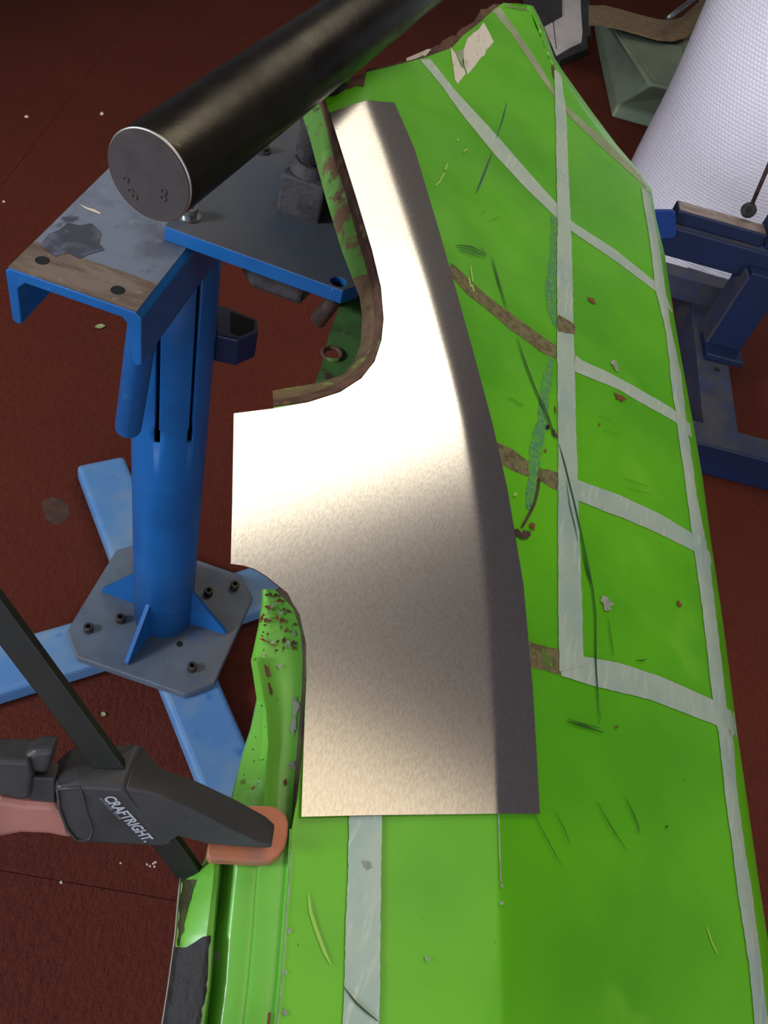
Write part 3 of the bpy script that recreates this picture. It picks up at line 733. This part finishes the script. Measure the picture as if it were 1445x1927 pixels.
rb += [[PP(lerp_poly(JB, y) + 3 * min(1, max(0, (lerp_poly(JR, y) - lerp_poly(JB, y)) / 40)), y, -.0145 if 1240 < y else -.017) for y in ys], [PP(lerp_poly(JB, y) - 2, y, -.0135 if 1240 < y else -.018) for y in ys],
       [PP(lerp_poly(JB, y) * .75 + lerp_poly(JL, y) * .25 - 2, y, -.019) for y in ys], [PP(lerp_poly(JL, y), y, -.021) for y in ys], [PP(lerp_poly(JL, y) - 1.5, y + 1, -.024) for y in ys]]
v, f = loft_vf(rb)
mesh('upper_jamb', v, f, M_jamb, panel, smooth=True, solid=0.0012, merge=1e-5)
yl = [1560, 1600, 1624, 1640, 1652, 1670, 1700, 1760, 1850, 1927, 2060]
R_ = {  # x at the stations above
    'A': [549, 547, 546, 546, 545, 544, 541, 537, 530, 522, 510], 's1': [492, 490, 489, 488, 488, 486, 484, 480, 472, 463, 452], 's2': [447, 445, 444, 443, 442, 440, 437, 431, 425, 415, 402],
    'g': [424, 421, 419, 418, 417, 415, 412, 405, 399, 391, 379], 'r': [414, 411, 410, 409, 408, 406, 403, 398, 392, 381, 368], 'r2': [411, 408, 406, 405, 404, 402, 398, 391, 383, 374, 359],
    'l': [402, 398, 393, 380, 374, 370, 362, 345, 331, 319, 301], 'o': [398, 394, 388, 372, 343, 341, 338, 333, 321, 309, 292]}
PRO = [('A', 0, 0.0), ('A', -1.2, -.006), ('A', -6, -.0085), ('s1', 4, -.0095), ('s1', 0, -.0098), ('s1', -2.5, -.0125), ('s2', 6, -.013), ('s2', 0, -.0145), ('s2', -10, -.022), ('g', 3, -.029), ('g', -3, -.030), ('r', 1, -.016), ('r', -1, -.0125), ('r2', -2, -.012), ('l', 8, -.019), ('l', 0, -.022), ('o', 3, -.031), ('o', 0, -.033)]
rb = []
for key, dx, dl in PRO:
    pl = list(zip(R_[key], yl)); rb.append([PP(lerp_poly(pl, y) + dx, y, dl) for y in range(1560, 2061, 6)])
v, f = loft_vf(rb)
mesh('lower_jamb', v, f, M_jamb, panel, smooth=True, solid=0.0012)
LJ = lambda x, y, off=0: PP(x, y, _jz(x, y) + off)
def _jz(x, y):
    pr = [(lerp_poly(list(zip(R_[k_], yl)), y) + dx, dl) for k_, dx, dl in PRO]
    for (xa, da), (xb, db) in zip(pr, pr[1:]):
        if xb <= x <= xa: return da + (db - da) * ((xa - x) / (xa - xb) if xa != xb else 0)
    return pr[-1][1] if x < pr[-1][0] else 0.0
sl = [(332, 1781), (340, 1783), (354, 1783), (368, 1773), (379, 1763), (396, 1760)]
top_s = lambda t: arc_at(sl, t)
v, f = [], []; ny_ = 26; nxs = 18
for i in range(ny_ + 1):
    for k in range(nxs + 1):
        x0_, y0_ = top_s(k / nxs); y = y0_ + (2060 - y0_) * (i / ny_)
        xo = lerp_poly(list(zip(R_['o'], yl)), y); xr_ = lerp_poly([(396, 1760), (394, 1781), (392, 1824), (388, 1878), (381, 1896), (377, 1927), (363, 2060)], y)
        x = xo + (xr_ - xo) * k / nxs + (random.uniform(-2, 2) if k == nxs else 0)
        v.append(PP(x - (3 if k == 0 else 0), y, max(_jz(x, y), -.0235) + .0026 + random.uniform(0, .0010)))
for i in range(ny_):
    for k in range(nxs): f.append((i * (nxs + 1) + k, (i + 1) * (nxs + 1) + k, (i + 1) * (nxs + 1) + k + 1, i * (nxs + 1) + k + 1))
o = mesh('sealant', v, f, M_seal, panel, smooth=True); tag(o, 'black rubbery sealant smeared on the lower jamb')
v, f = curve_tube_vf([PP(x - 3, y, -.0215) for x, y in zip(R_['o'][4:], yl[4:])], .0007, 6); mesh('raw_edge', v, f, M_rawedge, panel, smooth=True)
strip('olive_grime', [(344, 1655), (339, 1700), (334, 1780)], [(370, 1655), (352, 1715), (342, 1780)], M_olivegrime, .0020, surf=lambda x, y, o_: PP(x - 1, y, max(_jz(x, y), -.0235) + o_), rag=1.5)
pline('sheared_edge', [(547, 1600), (545, 1650), (541, 1700), (537, 1760), (530, 1850), (522, 1927)], 2.4, M_chipgrey, .0007)
for x, y, r in ((540, 1752, 6), (534, 1830, 5), (532, 1905, 8)): blot('paint_chip', x + 4, y, r, M_chipgrey, .0008, .7)
for x, y, r, m_ in ((463, 1728, 5, M_chipgrey), (508, 1915, 9, M_chipgrey), (449, 1860, 2, M_mark), (455, 1890, 2, M_mark), (470, 1668, 2, M_mark)): blot('paint_chip', x, y, r, m_, .0008, surf=LJ)
pline('rust_mark', [(507, 1905), (505, 1927)], 5, M_chipred, .0012, surf=LJ); pline('rust_mark', [(517, 1907), (515, 1927)], 3, M_chipred, .0012, surf=LJ)
UJ = lambda x, y, off=0: PP(x, y, -.0165 + off)
for x, y, r, e, a_, m_ in ((505, 1143, 6, 1.3, 0, M_chipred), (532, 1167, 4, 1.6, 0, M_chipred), (539, 1187, 4, 1, 0, M_chipred), (528, 1152, 5, 1, 0, M_chipgrey), (552, 1192, 6, .7, 0, M_chipgrey), (525, 1253, 5, .8, 0, M_chipgrey), (503, 1168, 6, 1.6, .5, M_rust), (535, 1205, 5, 1.5, 2, M_rust),
                           (556, 1330, 20, .34, 0, M_chipgrey), (552, 1365, 22, .34, 0, M_chipgrey), (550, 1440, 10, .7, 0, M_chipgrey), (537, 1472, 7, .5, 0, M_chipred), (476, 1483, 4, 1, 0, M_chipred), (458, 1472, 6, 1, 0, M_rust), (476, 1410, 2, 1, 0, M_rustdark), (478, 1432, 2, 1, 0, M_rustdark), (503, 1262, 15, .4, -.35, M_rust), (508, 1295, 14, .35, -.25, M_rust)):
    blot('paint_chip', x, y, r, m_, .002, e, a_, surf=UJ)
rs_ = random.Random(3)
for _ in range(46):
    y = 1118 + 110 * rs_.random() ** 1.3; x = lerp_poly(JL, y) + 4 + (lerp_poly(JR, y) - lerp_poly(JL, y) - 10) * rs_.random()
    blot('rust_speck', x, y, rs_.uniform(1.2, 4.2), rs_.choice([M_rust, M_chipred, M_rust, M_chipgrey]), .0021, rs_.uniform(.6, 2), rs_.uniform(0, 3), n=9, surf=UJ)
for _ in range(16):
    y = rs_.uniform(1290, 1500); x = lerp_poly(JL, y) + 6 + 34 * rs_.random()
    blot('rust_speck', x, y, rs_.uniform(.8, 2.2), M_rustdark, .0021, 1, 0, n=7, surf=UJ)
pline('rust_mark', [(489, 1202), (505, 1208), (520, 1216)], 2.5, M_chipred, .002, surf=UJ)

# ------------------------------------------------------------------ new steel patch lying on the panel
SL = [(690, 189), (655, 199), (620, 212), (640, 275), (670, 370), (700, 470), (717, 540), (722, 600), (718, 640), (705, 680), (680, 712), (640, 738), (580, 757), (520, 768), (440, 778), (437, 950), (434, 1061), (457, 1064), (478, 1070), (501, 1084), (541, 1116), (564, 1156), (576, 1210), (577, 1278), (574, 1335), (570, 1450), (567, 1537)]
SR = [(690, 189), (742, 193), (780, 280), (825, 430), (865, 570), (890, 660), (925, 790), (955, 920), (985, 1100), (1003, 1300), (1017, 1531), (1000, 1530.5), (938, 1528), (567, 1537)]
rows = sorted(set([y for _, y in SL] + [y for _, y in SR[:11]] + list(range(190, 1528, 9)) + [1528, 1530.5, 1534]))
SRm = [(690, 189), (742, 193), (780, 280), (825, 430), (865, 570), (890, 660), (925, 790), (955, 920), (985, 1100), (1003, 1300), (1016, 1528), (1017, 1531), (750, 1532.5), (567, 1537)]
v, f = rowgrid(SL, SRm, rows, [(CR, -26), (CR, 0), (CR, 22)], [14, 10, 10, 6], 0.0034)
sheet = mesh('sheet_steel_patch', v, f, M_sheet, None, smooth=True, solid=0.0011, merge=2e-5)
tag(sheet, 'bright new bare sheet steel patch with folded edge lying on the green panel', 'sheet metal')

# ------------------------------------------------------------------ bar clamp
CS = .88                                              # light-duty clamp
pt, pb = P(0, 1160, 1.131), P(350, 1632, .99)
ca = (pt - pb).normalized()
tip = PP(505, 1575, .004)
clamp = thing('bar_clamp', PP(470, 1570, 0), 'black quick bar clamp with orange trigger gripping the left edge of the green panel', 'clamp')
bo = pb + (pt - pb) * 0.33
cj = tip - bo; cj -= ca * cj.dot(ca); cj.normalize(); cn = ca.cross(cj).normalized()
if cn.dot(CAM - bo) < 0: cn = -cn
up_img = cn if (DN.dot(cn) < 0) else -cn
vv, ff = box_vf((pb - ca * .06 + pt + ca * .12) / 2, ca * ((pt - pb).length + .18) / 2, cj * .0075 * CS, cn * .0032 * CS)
mesh('bar', vv, ff, M_bar, clamp, bevel=0.0008)
def CPt(px, py, h): return on_plane(px, py, bo + cn * h * CS, cn)
HB = .0125
near = HB if True else -HB
body = [(103, 1480), (150, 1477), (231, 1482), (300, 1566), (330, 1592), (302, 1596), (150, 1588), (136, 1578), (122, 1558), (107, 1520)]
back_top = {0: (104, 1432), 1: (132, 1405), 2: (266, 1396)}
n_ = len(body); v = [CPt(x, y, HB) for x, y in body]
v += [CPt(*back_top[i], -HB) if i in back_top else v[i] - cn * 2 * HB * CS for i in range(n_)]
f = [tuple(range(n_)), tuple(range(2 * n_ - 1, n_ - 1, -1))] + [(i, (i + 1) % n_, n_ + (i + 1) % n_, n_ + i) for i in range(n_)]
mesh('body', v, f, M_clamp, clamp, bevel=0.0025, seg=3)
# thumb hollow on the side of the body
dish = [(108, 1485), (150, 1482), (157, 1500), (162, 1525), (174, 1560), (170, 1578), (158, 1583), (142, 1580), (126, 1560), (112, 1522)]
v, f = curve_tube_vf([CPt(x, y, HB + .0002) for x, y in dish + [dish[0]]], .0007, 6); mesh('grip_rim', v, f, M_clamp, clamp, smooth=True)
# jaw arm: lofted from the body to the tip
SEC = [((302, 1596), (235, 1483), .0125), ((336, 1575), (291, 1493), .0120), ((392, 1589), (372, 1528), .0115), ((445, 1594), (435, 1560), .0105), ((495, 1597), (486, 1585), .0095), ((510, 1596), (512, 1588), .0085)]
TOPS = [(266, 1400), (305, 1446), (368, 1468), (440, 1502), (500, 1535), (518, 1552)]
v, f = [], []
for (L_, M_s, h), U in zip(SEC, TOPS):
    a_, b_ = CPt(*L_, h), CPt(*M_s, h); c_ = CPt(*U, -h); d_ = c_.lerp(a_, .35)
    v += [a_, b_, b_.lerp(c_, .5) + ca * .0012, c_, d_]
n5 = 5
for i in range(len(SEC) - 1):
    for k in range(n5): f.append((i * n5 + k, i * n5 + (k + 1) % n5, (i + 1) * n5 + (k + 1) % n5, (i + 1) * n5 + k))
f.append(tuple(range(n5))); f.append(tuple(range(len(v) - 1, len(v) - 1 - n5, -1)))
mesh('jaw_arm', v, f, M_clamp, clamp, smooth=True, bevel=0.0015, seg=3, autosmooth=38)
# orange pad under the jaw tip
pad = [(455, 1516), (489, 1515), (512, 1516), (527, 1523), (538, 1533), (543, 1548), (542, 1571), (537, 1593), (526, 1609), (512, 1619), (497, 1622), (451, 1620), (418, 1618), (395, 1617), (389, 1609), (391, 1591), (400, 1560), (430, 1525)]
o = prism('jaw_pad', [PP(x, y, -.0005) for x, y in pad], (0, 0, -.0085), M_pad, clamp, bevel=0.0012); tag(o, 'orange rubber pad under the jaw')
# upper handle, release lever and trigger
hd = [(-60, 1432), (0, 1432), (55, 1434), (62, 1460), (57, 1504), (40, 1508), (0, 1500), (-60, 1494)]
prism('handle', [CPt(x, y, .009) for x, y in hd], -cn * .018 * CS, M_clamp, clamp, bevel=0.003, seg=3)
lk = [(55, 1462), (104, 1466), (104, 1512), (55, 1508)]
prism('handle_neck', [CPt(x, y, .006) for x, y in lk], -cn * .012 * CS, M_clamp, clamp, bevel=0.001)
rl_ = [(36, 1444), (46, 1424), (64, 1413), (104, 1412), (96, 1440), (88, 1460), (60, 1456)]
prism('release_lever', [CPt(x, y, .0055) for x, y in rl_], -cn * .013 * CS, M_clamp, clamp, bevel=0.003, seg=3)
tr = [(-60, 1512), (0, 1504), (50, 1512), (105, 1514), (135, 1540), (140, 1584), (90, 1574), (40, 1572), (0, 1580), (-60, 1594)]
o = prism('trigger', [CPt(x, y, .007) for x, y in tr], -cn * .014 * CS, M_trigger, clamp, bevel=0.004, seg=3); tag(o, 'orange-pink trigger lever')
# fixed jaw under the panel
q0 = pb - ca * .035
vv, ff = box_vf(q0 + cj * .018, cj * .028, ca * .009, cn * .010); mesh('fixed_jaw', vv, ff, M_clamp, clamp, bevel=0.002)
# printed name on the body
def text(name, body_, p_start, p_end, hgt, mat, par, bold=0.0, shear=0.3, h=HB):
    cu = bpy.data.curves.new(name, 'FONT'); cu.body = body_; cu.size = 1.0; cu.shear = shear; cu.offset = bold; cu.extrude = 0.0
    tmp = bpy.data.objects.new(name + '_curve', cu); COL.objects.link(tmp)
    bpy.context.view_layer.update()
    dg = bpy.context.evaluated_depsgraph_get(); me = bpy.data.meshes.new_from_object(tmp.evaluated_get(dg))
    bpy.data.objects.remove(tmp)
    xs = [v_.co.x for v_ in me.vertices]; ys_ = [v_.co.y for v_ in me.vertices]
    x0_, x1_, y0_, y1_ = min(xs), max(xs), min(ys_), max(ys_)
    A_, B_ = CPt(*p_start, h + .0004), CPt(*p_end, h + .0004); ex = B_ - A_; Lx = ex.length; ex.normalize()
    ey = cn.cross(ex).normalized()
    for v_ in me.vertices:
        u_, w_ = (v_.co.x - x0_) / (x1_ - x0_) * Lx, (v_.co.y - y0_) / (y1_ - y0_) * hgt
        v_.co = A_ + ex * u_ + ey * w_ - ORG[par.name]
    me.materials.append(mat); o_ = bpy.data.objects.new(name, me); COL.objects.link(o_); o_.parent = par; ORG[o_.name] = ORG[par.name].copy()
    return o_
text('printed_name', 'CRAFTRIGHT.', (194, 1503), (272, 1586), 0.0054, M_print, clamp, 0.035)
# a second, worn and unreadable line of small print
for k in range(14):
    t0, t1 = k / 14, (k + (.55 if k % 3 else .75)) / 14
    if k == 8: continue
    a_, b_ = (187 + 39 * t0, 1503 + 41 * t0), (187 + 39 * t1, 1503 + 41 * t1)
    v = [CPt(a_[0], a_[1], HB + .0004), CPt(b_[0], b_[1], HB + .0004), CPt(b_[0] + 4, b_[1] - 2, HB + .0004), CPt(a_[0] + 4, a_[1] - 2, HB + .0004)]
    mesh('worn_print', v, [(0, 1, 2, 3)], M_printfaint, clamp)

# ------------------------------------------------------------------ navy frame stand at the right
A7 = math.radians(7.0); fx = Vector((math.cos(A7), math.sin(A7), 0)); fy = Vector((-math.sin(A7), math.cos(A7), 0)); uz = Vector((0, 0, 1))
nav = thing('frame_stand', P(1355, 668, 0), 'dark navy steel frame stand on the floor right of the green panel', 'stand')
def beam(name, p, lx, ly, lz, mat, ex=fx, ey=fy, bevel=.004):
    """p = front left top corner; lx along ex, ly along ey, lz downwards"""
    p = Vector(p); vv, ff = box_vf(p + ex * lx / 2 + ey * ly / 2 - uz * lz / 2, ex * lx / 2, ey * ly / 2, uz * lz / 2)
    o = mesh(name, vv, ff, mat, nav, bevel=bevel)
    return o
pcb = P(1306, 831, .10); beam('cross_beam', pcb - fx * .12, .62, .085, .10, M_navy)
mesh('dusty_top', [pcb - fx * .12 + uz * .0005 + fy * .004, pcb + fx * .5 + uz * .0005 + fy * .004, pcb + fx * .5 + uz * .0005 + fy * .081, pcb - fx * .12 + uz * .0005 + fy * .081], [(0, 1, 2, 3)], M_navydust, nav)
A4 = math.radians(4.4); bx = Vector((math.cos(A4), math.sin(A4), 0)); by = Vector((-math.sin(A4), math.cos(A4), 0))
pbb = P(1327, 822, .10); beam('base_beam', pbb, .098, .80, .10, M_navydust, bx, by)
pfl = P(1312, 684, .101); pfl2 = P(1326, 655, .10)
vv, ff = box_vf(pfl2 + fx * .045 + fy * .0 + uz * .012, fx * .056, fy * .055, uz * .010); mesh('post_flange', vv, ff, M_navy, nav, bevel=.003)
c_ = P(1349, 695, .1015); hh = circle(c_, .009, 16); mesh('bolt_hole', hh, [tuple(range(16))], M_black, nav)
ptop = pfl2 + fx * .0; vv, ff = box_vf(pfl2 + fx * .047 + fy * .045 + uz * .13, fx * .050, fy * .045, uz * .13); mesh('post', vv, ff, M_navy, nav, bevel=.003)
vv, ff = box_vf(pfl2 - fx * .006 + fy * .045 + uz * .125, fx * .004, fy * .047, uz * .12); mesh('post_side_strip', vv, ff, M_navydust, nav, bevel=.001)
p2 = P(1283, 433, .40); beam('front_beam', p2 - fx * .06, .52, .055, .082, M_navy)
mesh('dusty_top', [p2 - fx * .06 + uz * .0006 + fy * .006, p2 + fx * .46 + uz * .0006 + fy * .006, p2 + fx * .46 + uz * .0006 + fy * .052, p2 - fx * .06 + uz * .0006 + fy * .052], [(0, 1, 2, 3)], M_navydust, nav)
p1_ = P(1277, 396, .437); beam('rear_beam', p1_, .25, .055, .037, M_navy)
mesh('dusty_top', [p1_ + uz * .0006 + fy * .004 + fx * .004, p1_ + uz * .0006 + fx * .246 + fy * .004, p1_ + uz * .0006 + fx * .246 + fy * .052, p1_ + uz * .0006 + fy * .052 + fx * .004], [(0, 1, 2, 3)], M_bare, nav)
pe = P(1437, 468, .40); vv, ff = box_vf(pe + fx * .06 + fy * .05 + uz * .09, fx * .06, fy * .05, uz * .09); mesh('upright', vv, ff, M_navy, nav, bevel=.004)
p3 = P(1250, 512, .2); beam('rear_low_beam', p3 - fx * .1, .34, .06, .075, M_navydust)
# rounded blade plate whose worn edge shows
pn = -fy
bo_ = P(1275, 445, .36)
bl_ = [on_plane(x, y, p2 - fy * .012, pn) for x, y in ((1180, 397), (1266, 397), (1271, 402), (1273, 440), (1268, 448), (1240, 450), (1180, 452))]
prism('blade_plate', bl_, fy * .010, M_bladeblue, nav, bevel=.001)
pk = P(1405, 402, .437)
v, f = rings_vf([(pk - fy * .008, .020), (pk + fy * .010, .020)], 20); mesh('cable_eye', [q + uz * .010 for q in v], f, M_iron, nav, smooth=True, bevel=.003, autosmooth=40)
v, f = rings_vf([(pk - fy * .013, .008), (pk - fy * .006, .008)], 12); mesh('eye_bolt', [q + uz * .010 for q in v], f, M_screw, nav, smooth=True, autosmooth=40)
c0 = pk + uz * .02; c1 = on_plane(1452, 298, pk, pn)
v, f = curve_tube_vf([c0, c0.lerp(c1, .5), c1, c1 + (c1 - c0) * .8], .0058, 8); mesh('cable', v, f, M_rustdark, nav, smooth=True)

# ------------------------------------------------------------------ bubble wrap roll
rc, rr, rh = Vector((.775, 3.00, 0)), .362, 1.22
nseg, nh = 96, 24; v, f, uvs = [], [], []
for i in range(nh + 1):
    z = rh * i / nh
    for k in range(nseg):
        t = 2 * math.pi * k / nseg; r_ = rr + .004 * math.sin(3 * t + 5 * z) + .003 * math.sin(11 * z + 2 * t)
        v.append(rc + Vector((r_ * math.cos(t), r_ * math.sin(t), z)))
for i in range(nh):
    for k in range(nseg): f.append((i * nseg + k, i * nseg + (k + 1) % nseg, (i + 1) * nseg + (k + 1) % nseg, (i + 1) * nseg + k))
f.append(tuple(range(nseg - 1, -1, -1)))
i0 = len(v); inner = .05
for k in range(nseg): t = 2 * math.pi * k / nseg; v.append(rc + Vector((inner * math.cos(t), inner * math.sin(t), rh)))
for k in range(nseg): f.append((nh * nseg + k, nh * nseg + (k + 1) % nseg, i0 + (k + 1) % nseg, i0 + k))
roll = mesh('bubble_wrap_roll', v, f, M_bubble, None, smooth=True, autosmooth=50)
uvl = roll.data.uv_layers.new(name='wrap'); me = roll.data; cc = ORG[roll.name]
for poly in me.polygons:
    ks = []
    for li in poly.loop_indices:
        co = me.vertices[me.loops[li].vertex_index].co + cc - rc
        ks.append((li, math.atan2(co.y, co.x) % (2 * math.pi), co.z))
    wrap = max(k_[1] for k_ in ks) - min(k_[1] for k_ in ks) > math.pi
    for li, t, z in ks:
        if wrap and t < math.pi: t += 2 * math.pi
        uvl.data[li].uv = (t / (2 * math.pi) * 190, z / .0105)
tag(roll, 'thick upright roll of white bubble wrap behind the navy frame stand', 'roll')

# ------------------------------------------------------------------ olive plastic tubs, strap and paper stack
def tub(name, ring0, ring1, ring2, label, mat=M_olive, bev=.012):
    n = len(ring0); v = ring0 + ring1 + ring2; f = [tuple(range(n - 1, -1, -1)), tuple(range(2 * n, 3 * n))]
    for a_ in range(2):
        for i in range(n): f.append((a_ * n + i, a_ * n + (i + 1) % n, (a_ + 1) * n + (i + 1) % n, (a_ + 1) * n + i))
    t_ = thing(name, sum(ring0, Vector()) / n, label, 'plastic tub')
    mesh('shell', v, f, mat, t_, bevel=bev, seg=3)
    return t_
g0 = [P(1149, 221, 0), P(1330, 272, 0), P(1330, 90, 0), P(1112, 40, 0)]
cG = sum(g0, Vector()) / 4
g1 = [q.lerp(cG, .03) + uz * .05 for q in g0]
g2 = [P(1226, 160, .20), P(1300, 175, .20), P(1290, 75, .22), P(1148, 48, .20)]
t1_ = tub('olive_tub', g0, g1, g2, 'olive green plastic tub with sloping faces, left of the bubble wrap roll')
# shallow recess on top
g3 = [P(1226, 161, .2015).lerp(P(1230, 100, .2015), .15), P(1290, 168, .2015), P(1282, 90, .2215), P(1165, 60, .2015)]
prism('lid', g3, (0, 0, .004), M_olive, t1_, bevel=.002)
h0 = [P(1135, 45, 0.0) + Vector((0, .55, 0)), P(1330, 70, 0) + Vector((0, .55, 0)), P(1330, -60, 0) + Vector((.1, .5, 0)), P(1120, -60, 0) + Vector((0, .5, 0))]
h1 = [q + uz * .05 for q in h0]; cH = sum(h0, Vector()) / 4
h2 = [q.lerp(cH, .22) + uz * .22 for q in h0]
t2_ = tub('olive_tub', h0, h1, h2, 'second olive green tub mostly out of view behind the tan strap')
e0 = P(1257, 34, .33); e1 = P(1312, -6, .33)
v, f = curve_tube_vf([e0, e1, e1 + (e1 - e0)], .012, 8); o = mesh('metal_bar', v, f, M_zinc, t2_, smooth=True); tag(o, 'pale metal bar on the tub')
sp = [((1108, 38), .235), ((1135, 36), .235), ((1165, 42), .237), ((1200, 51), .24), ((1235, 58), .24), ((1262, 60), .24), ((1285, 52), .24), ((1310, 32), .25), ((1340, 8), .26)]
lo_ = [(1108, 46), (1135, 46), (1170, 54), (1205, 64), (1240, 74), (1268, 76), (1290, 70), (1312, 52), (1345, 30)]
up_ = [(1108, 10), (1138, 10), (1170, 18), (1205, 28), (1238, 36), (1262, 38), (1283, 32), (1305, 12), (1335, -14)]
v, f = loft_vf([[P(x, y, .240) for x, y in resample(up_, 8)], [P(x, y, .240) for x, y in resample(up_, 8)]])
n_ = 40
v = []
for i in range(n_ + 1):
    a_, b_ = arc_at(up_, i / n_), arc_at(lo_, i / n_); v += [P(*a_, .243), P(*b_, .243)]
f = [(2 * i, 2 * i + 1, 2 * i + 3, 2 * i + 2) for i in range(n_)]
strap = mesh('tan_strap', v, f, M_tan, None, smooth=True, solid=.006)
tag(strap, 'wide tan webbing strap lying across the olive tubs', 'strap')
# stack of papers
fo = [P(x, y, .034) for x, y in ((1055, 113), (1106, 91), (1104, 70), (1112, 66), (1108, -60), (1020, -60), (1020, 40), (1043, 102))]
o = prism('charcoal_folder', fo, (0, 0, -.034), M_folder, bevel=.001); tag(o, 'thick charcoal folder lying under white papers at the top edge', 'folder')
pw = [P(x, y, .036) for x, y in ((1047, 105), (1072, 90), (1094, 80), (1096, 60), (1093, 20), (1091, -60), (1020, -60), (1020, 40))]
o = prism('white_paper', pw, (0, 0, -.002), M_paper); tag(o, 'white paper sheet lying on the charcoal folder', 'paper')
pf = [P(x, y, .046) for x, y in ((1000, 60), (1025, 46), (1058, 28), (1057, -60), (985, -60), (985, 40))]
o = prism('charcoal_folder', pf, (0, 0, -.010), M_folder, bevel=.001); tag(o, 'dark folder lying on top of the white papers', 'folder')
pline('paper_crease', [(1041, 40), (1044, 70), (1047, 92)], 1.6, M_folder, 0, parent=o, surf=lambda x, y, off: P(x, y, .0368))

# ------------------------------------------------------------------ bits on the floor
def leaf(x, y, wd, ht, label, ang=0.0):
    n = 10; up = []
    for k in range(n + 1):
        t = k / n; up.append((x - wd / 2 + wd * t, y - ht / 2 * math.sin(math.pi * t)))
    dn_ = [(px, y + (y - py) * .9) for px, py in up[::-1]][1:-1]
    pts = [(x + (px - x) * math.cos(ang) - (py - y) * math.sin(ang), y + (px - x) * math.sin(ang) + (py - y) * math.cos(ang)) for px, py in up + dn_]
    v = [P(px, py, .003 + .003 * (i % 3 == 0)) for i, (px, py) in enumerate(pts)]
    o_ = mesh('leaf', v, [tuple(range(len(v)))], M_leaf, None, solid=.0006); tag(o_, label, 'leaf')
leaf(188, 614, 22, 9, 'small pale leaf on the floor below the grey channel', -.12)
leaf(194, 1344, 12, 9, 'tiny pale leaf scrap on the floor between the blue feet', .3)
def crumb(x, y, r, label, group=None, name='crumb', mat=M_crumb):
    c_ = P(x, y, r * .5); n = 7; v = []
    for k in range(n): t = 2 * math.pi * k / n; v.append(c_ + Vector((r * random.uniform(.6, 1.3) * math.cos(t), r * random.uniform(.6, 1.3) * math.sin(t), -r * .5)))
    v.append(c_ + Vector((0, 0, r * .5))); f = [(k, (k + 1) % n, n) for k in range(n)] + [tuple(range(n - 1, -1, -1))]
    o_ = mesh(name, v, f, mat); tag(o_, label, 'crumb', group)
crumb(192, 212, .008, 'pale chip on the red floor above the pipe end'); crumb(50, 218, .006, 'pale chip on the floor near the left edge at the top'); crumb(7, 378, .005, 'white speck on the floor at the left edge beside the channel')
for x, y in ((277, 1626), (282, 1629), (289, 1624), (291, 1630), (293, 1622), (227, 1624)): crumb(x, y, .0022, 'white crumb on the floor below the bar clamp', 'white crumbs below the clamp')
crumb(115, 1660, .003, 'pale crumb lying on the floor seam')

# ------------------------------------------------------------------ unseen bench added outside the frame to shade the floor corner
wb = thing('shade_bench', (-1.86, 3.9, 0), 'unseen plain timber bench added on the left to shade the floor corner', 'bench')
box('shade_bench_top', (-2.6, 2.2, .84), (-1.15, 6.0, .90), M_shadebench, wb, bevel=.004)
for x, y in ((-2.5, 2.3), (-2.5, 5.9), (-1.25, 5.9), (-1.25, 4.4)):
    box('shade_bench_leg', (x - .04, y - .04, 0), (x + .04, y + .04, .84), M_shadebench, wb, bevel=.003)


# ------------------------------------------------------------------ details belong to the part they sit on (thing > part > sub-part)
def onto(child, part):
    c_, p_ = bpy.data.objects.get(child), bpy.data.objects.get(part)
    if c_ is not None and p_ is not None:
        c_.parent = p_; c_.location = ORG[c_.name] - ORG[p_.name]
onto('worn_rim', 'end_cap')
for k in range(5): onto('weld_dimple' if k == 0 else 'weld_dimple.%03d' % k, 'end_cap')
onto('hole_rim', 'lower_flange'); onto('sealant', 'lower_jamb'); onto('raw_edge', 'lower_jamb'); onto('olive_grime', 'lower_jamb')
onto('dusty_top', 'cross_beam'); onto('dusty_top.001', 'front_beam'); onto('dusty_top.002', 'rear_beam')
onto('post_side_strip', 'post.001'); onto('eye_bolt', 'cable_eye')
onto('printed_name', 'body'); onto('grip_rim', 'body')
for k in range(13): onto('worn_print' if k == 0 else 'worn_print.%03d' % k, 'body')
onto('bracket_recess', 'bracket'); onto('screw_hole', 'base_plate'); onto('bare_strip', 'channel'); onto('worn_web', 'channel'); onto('dark_smudge', 'channel'); onto('pale_scratch', 'channel')
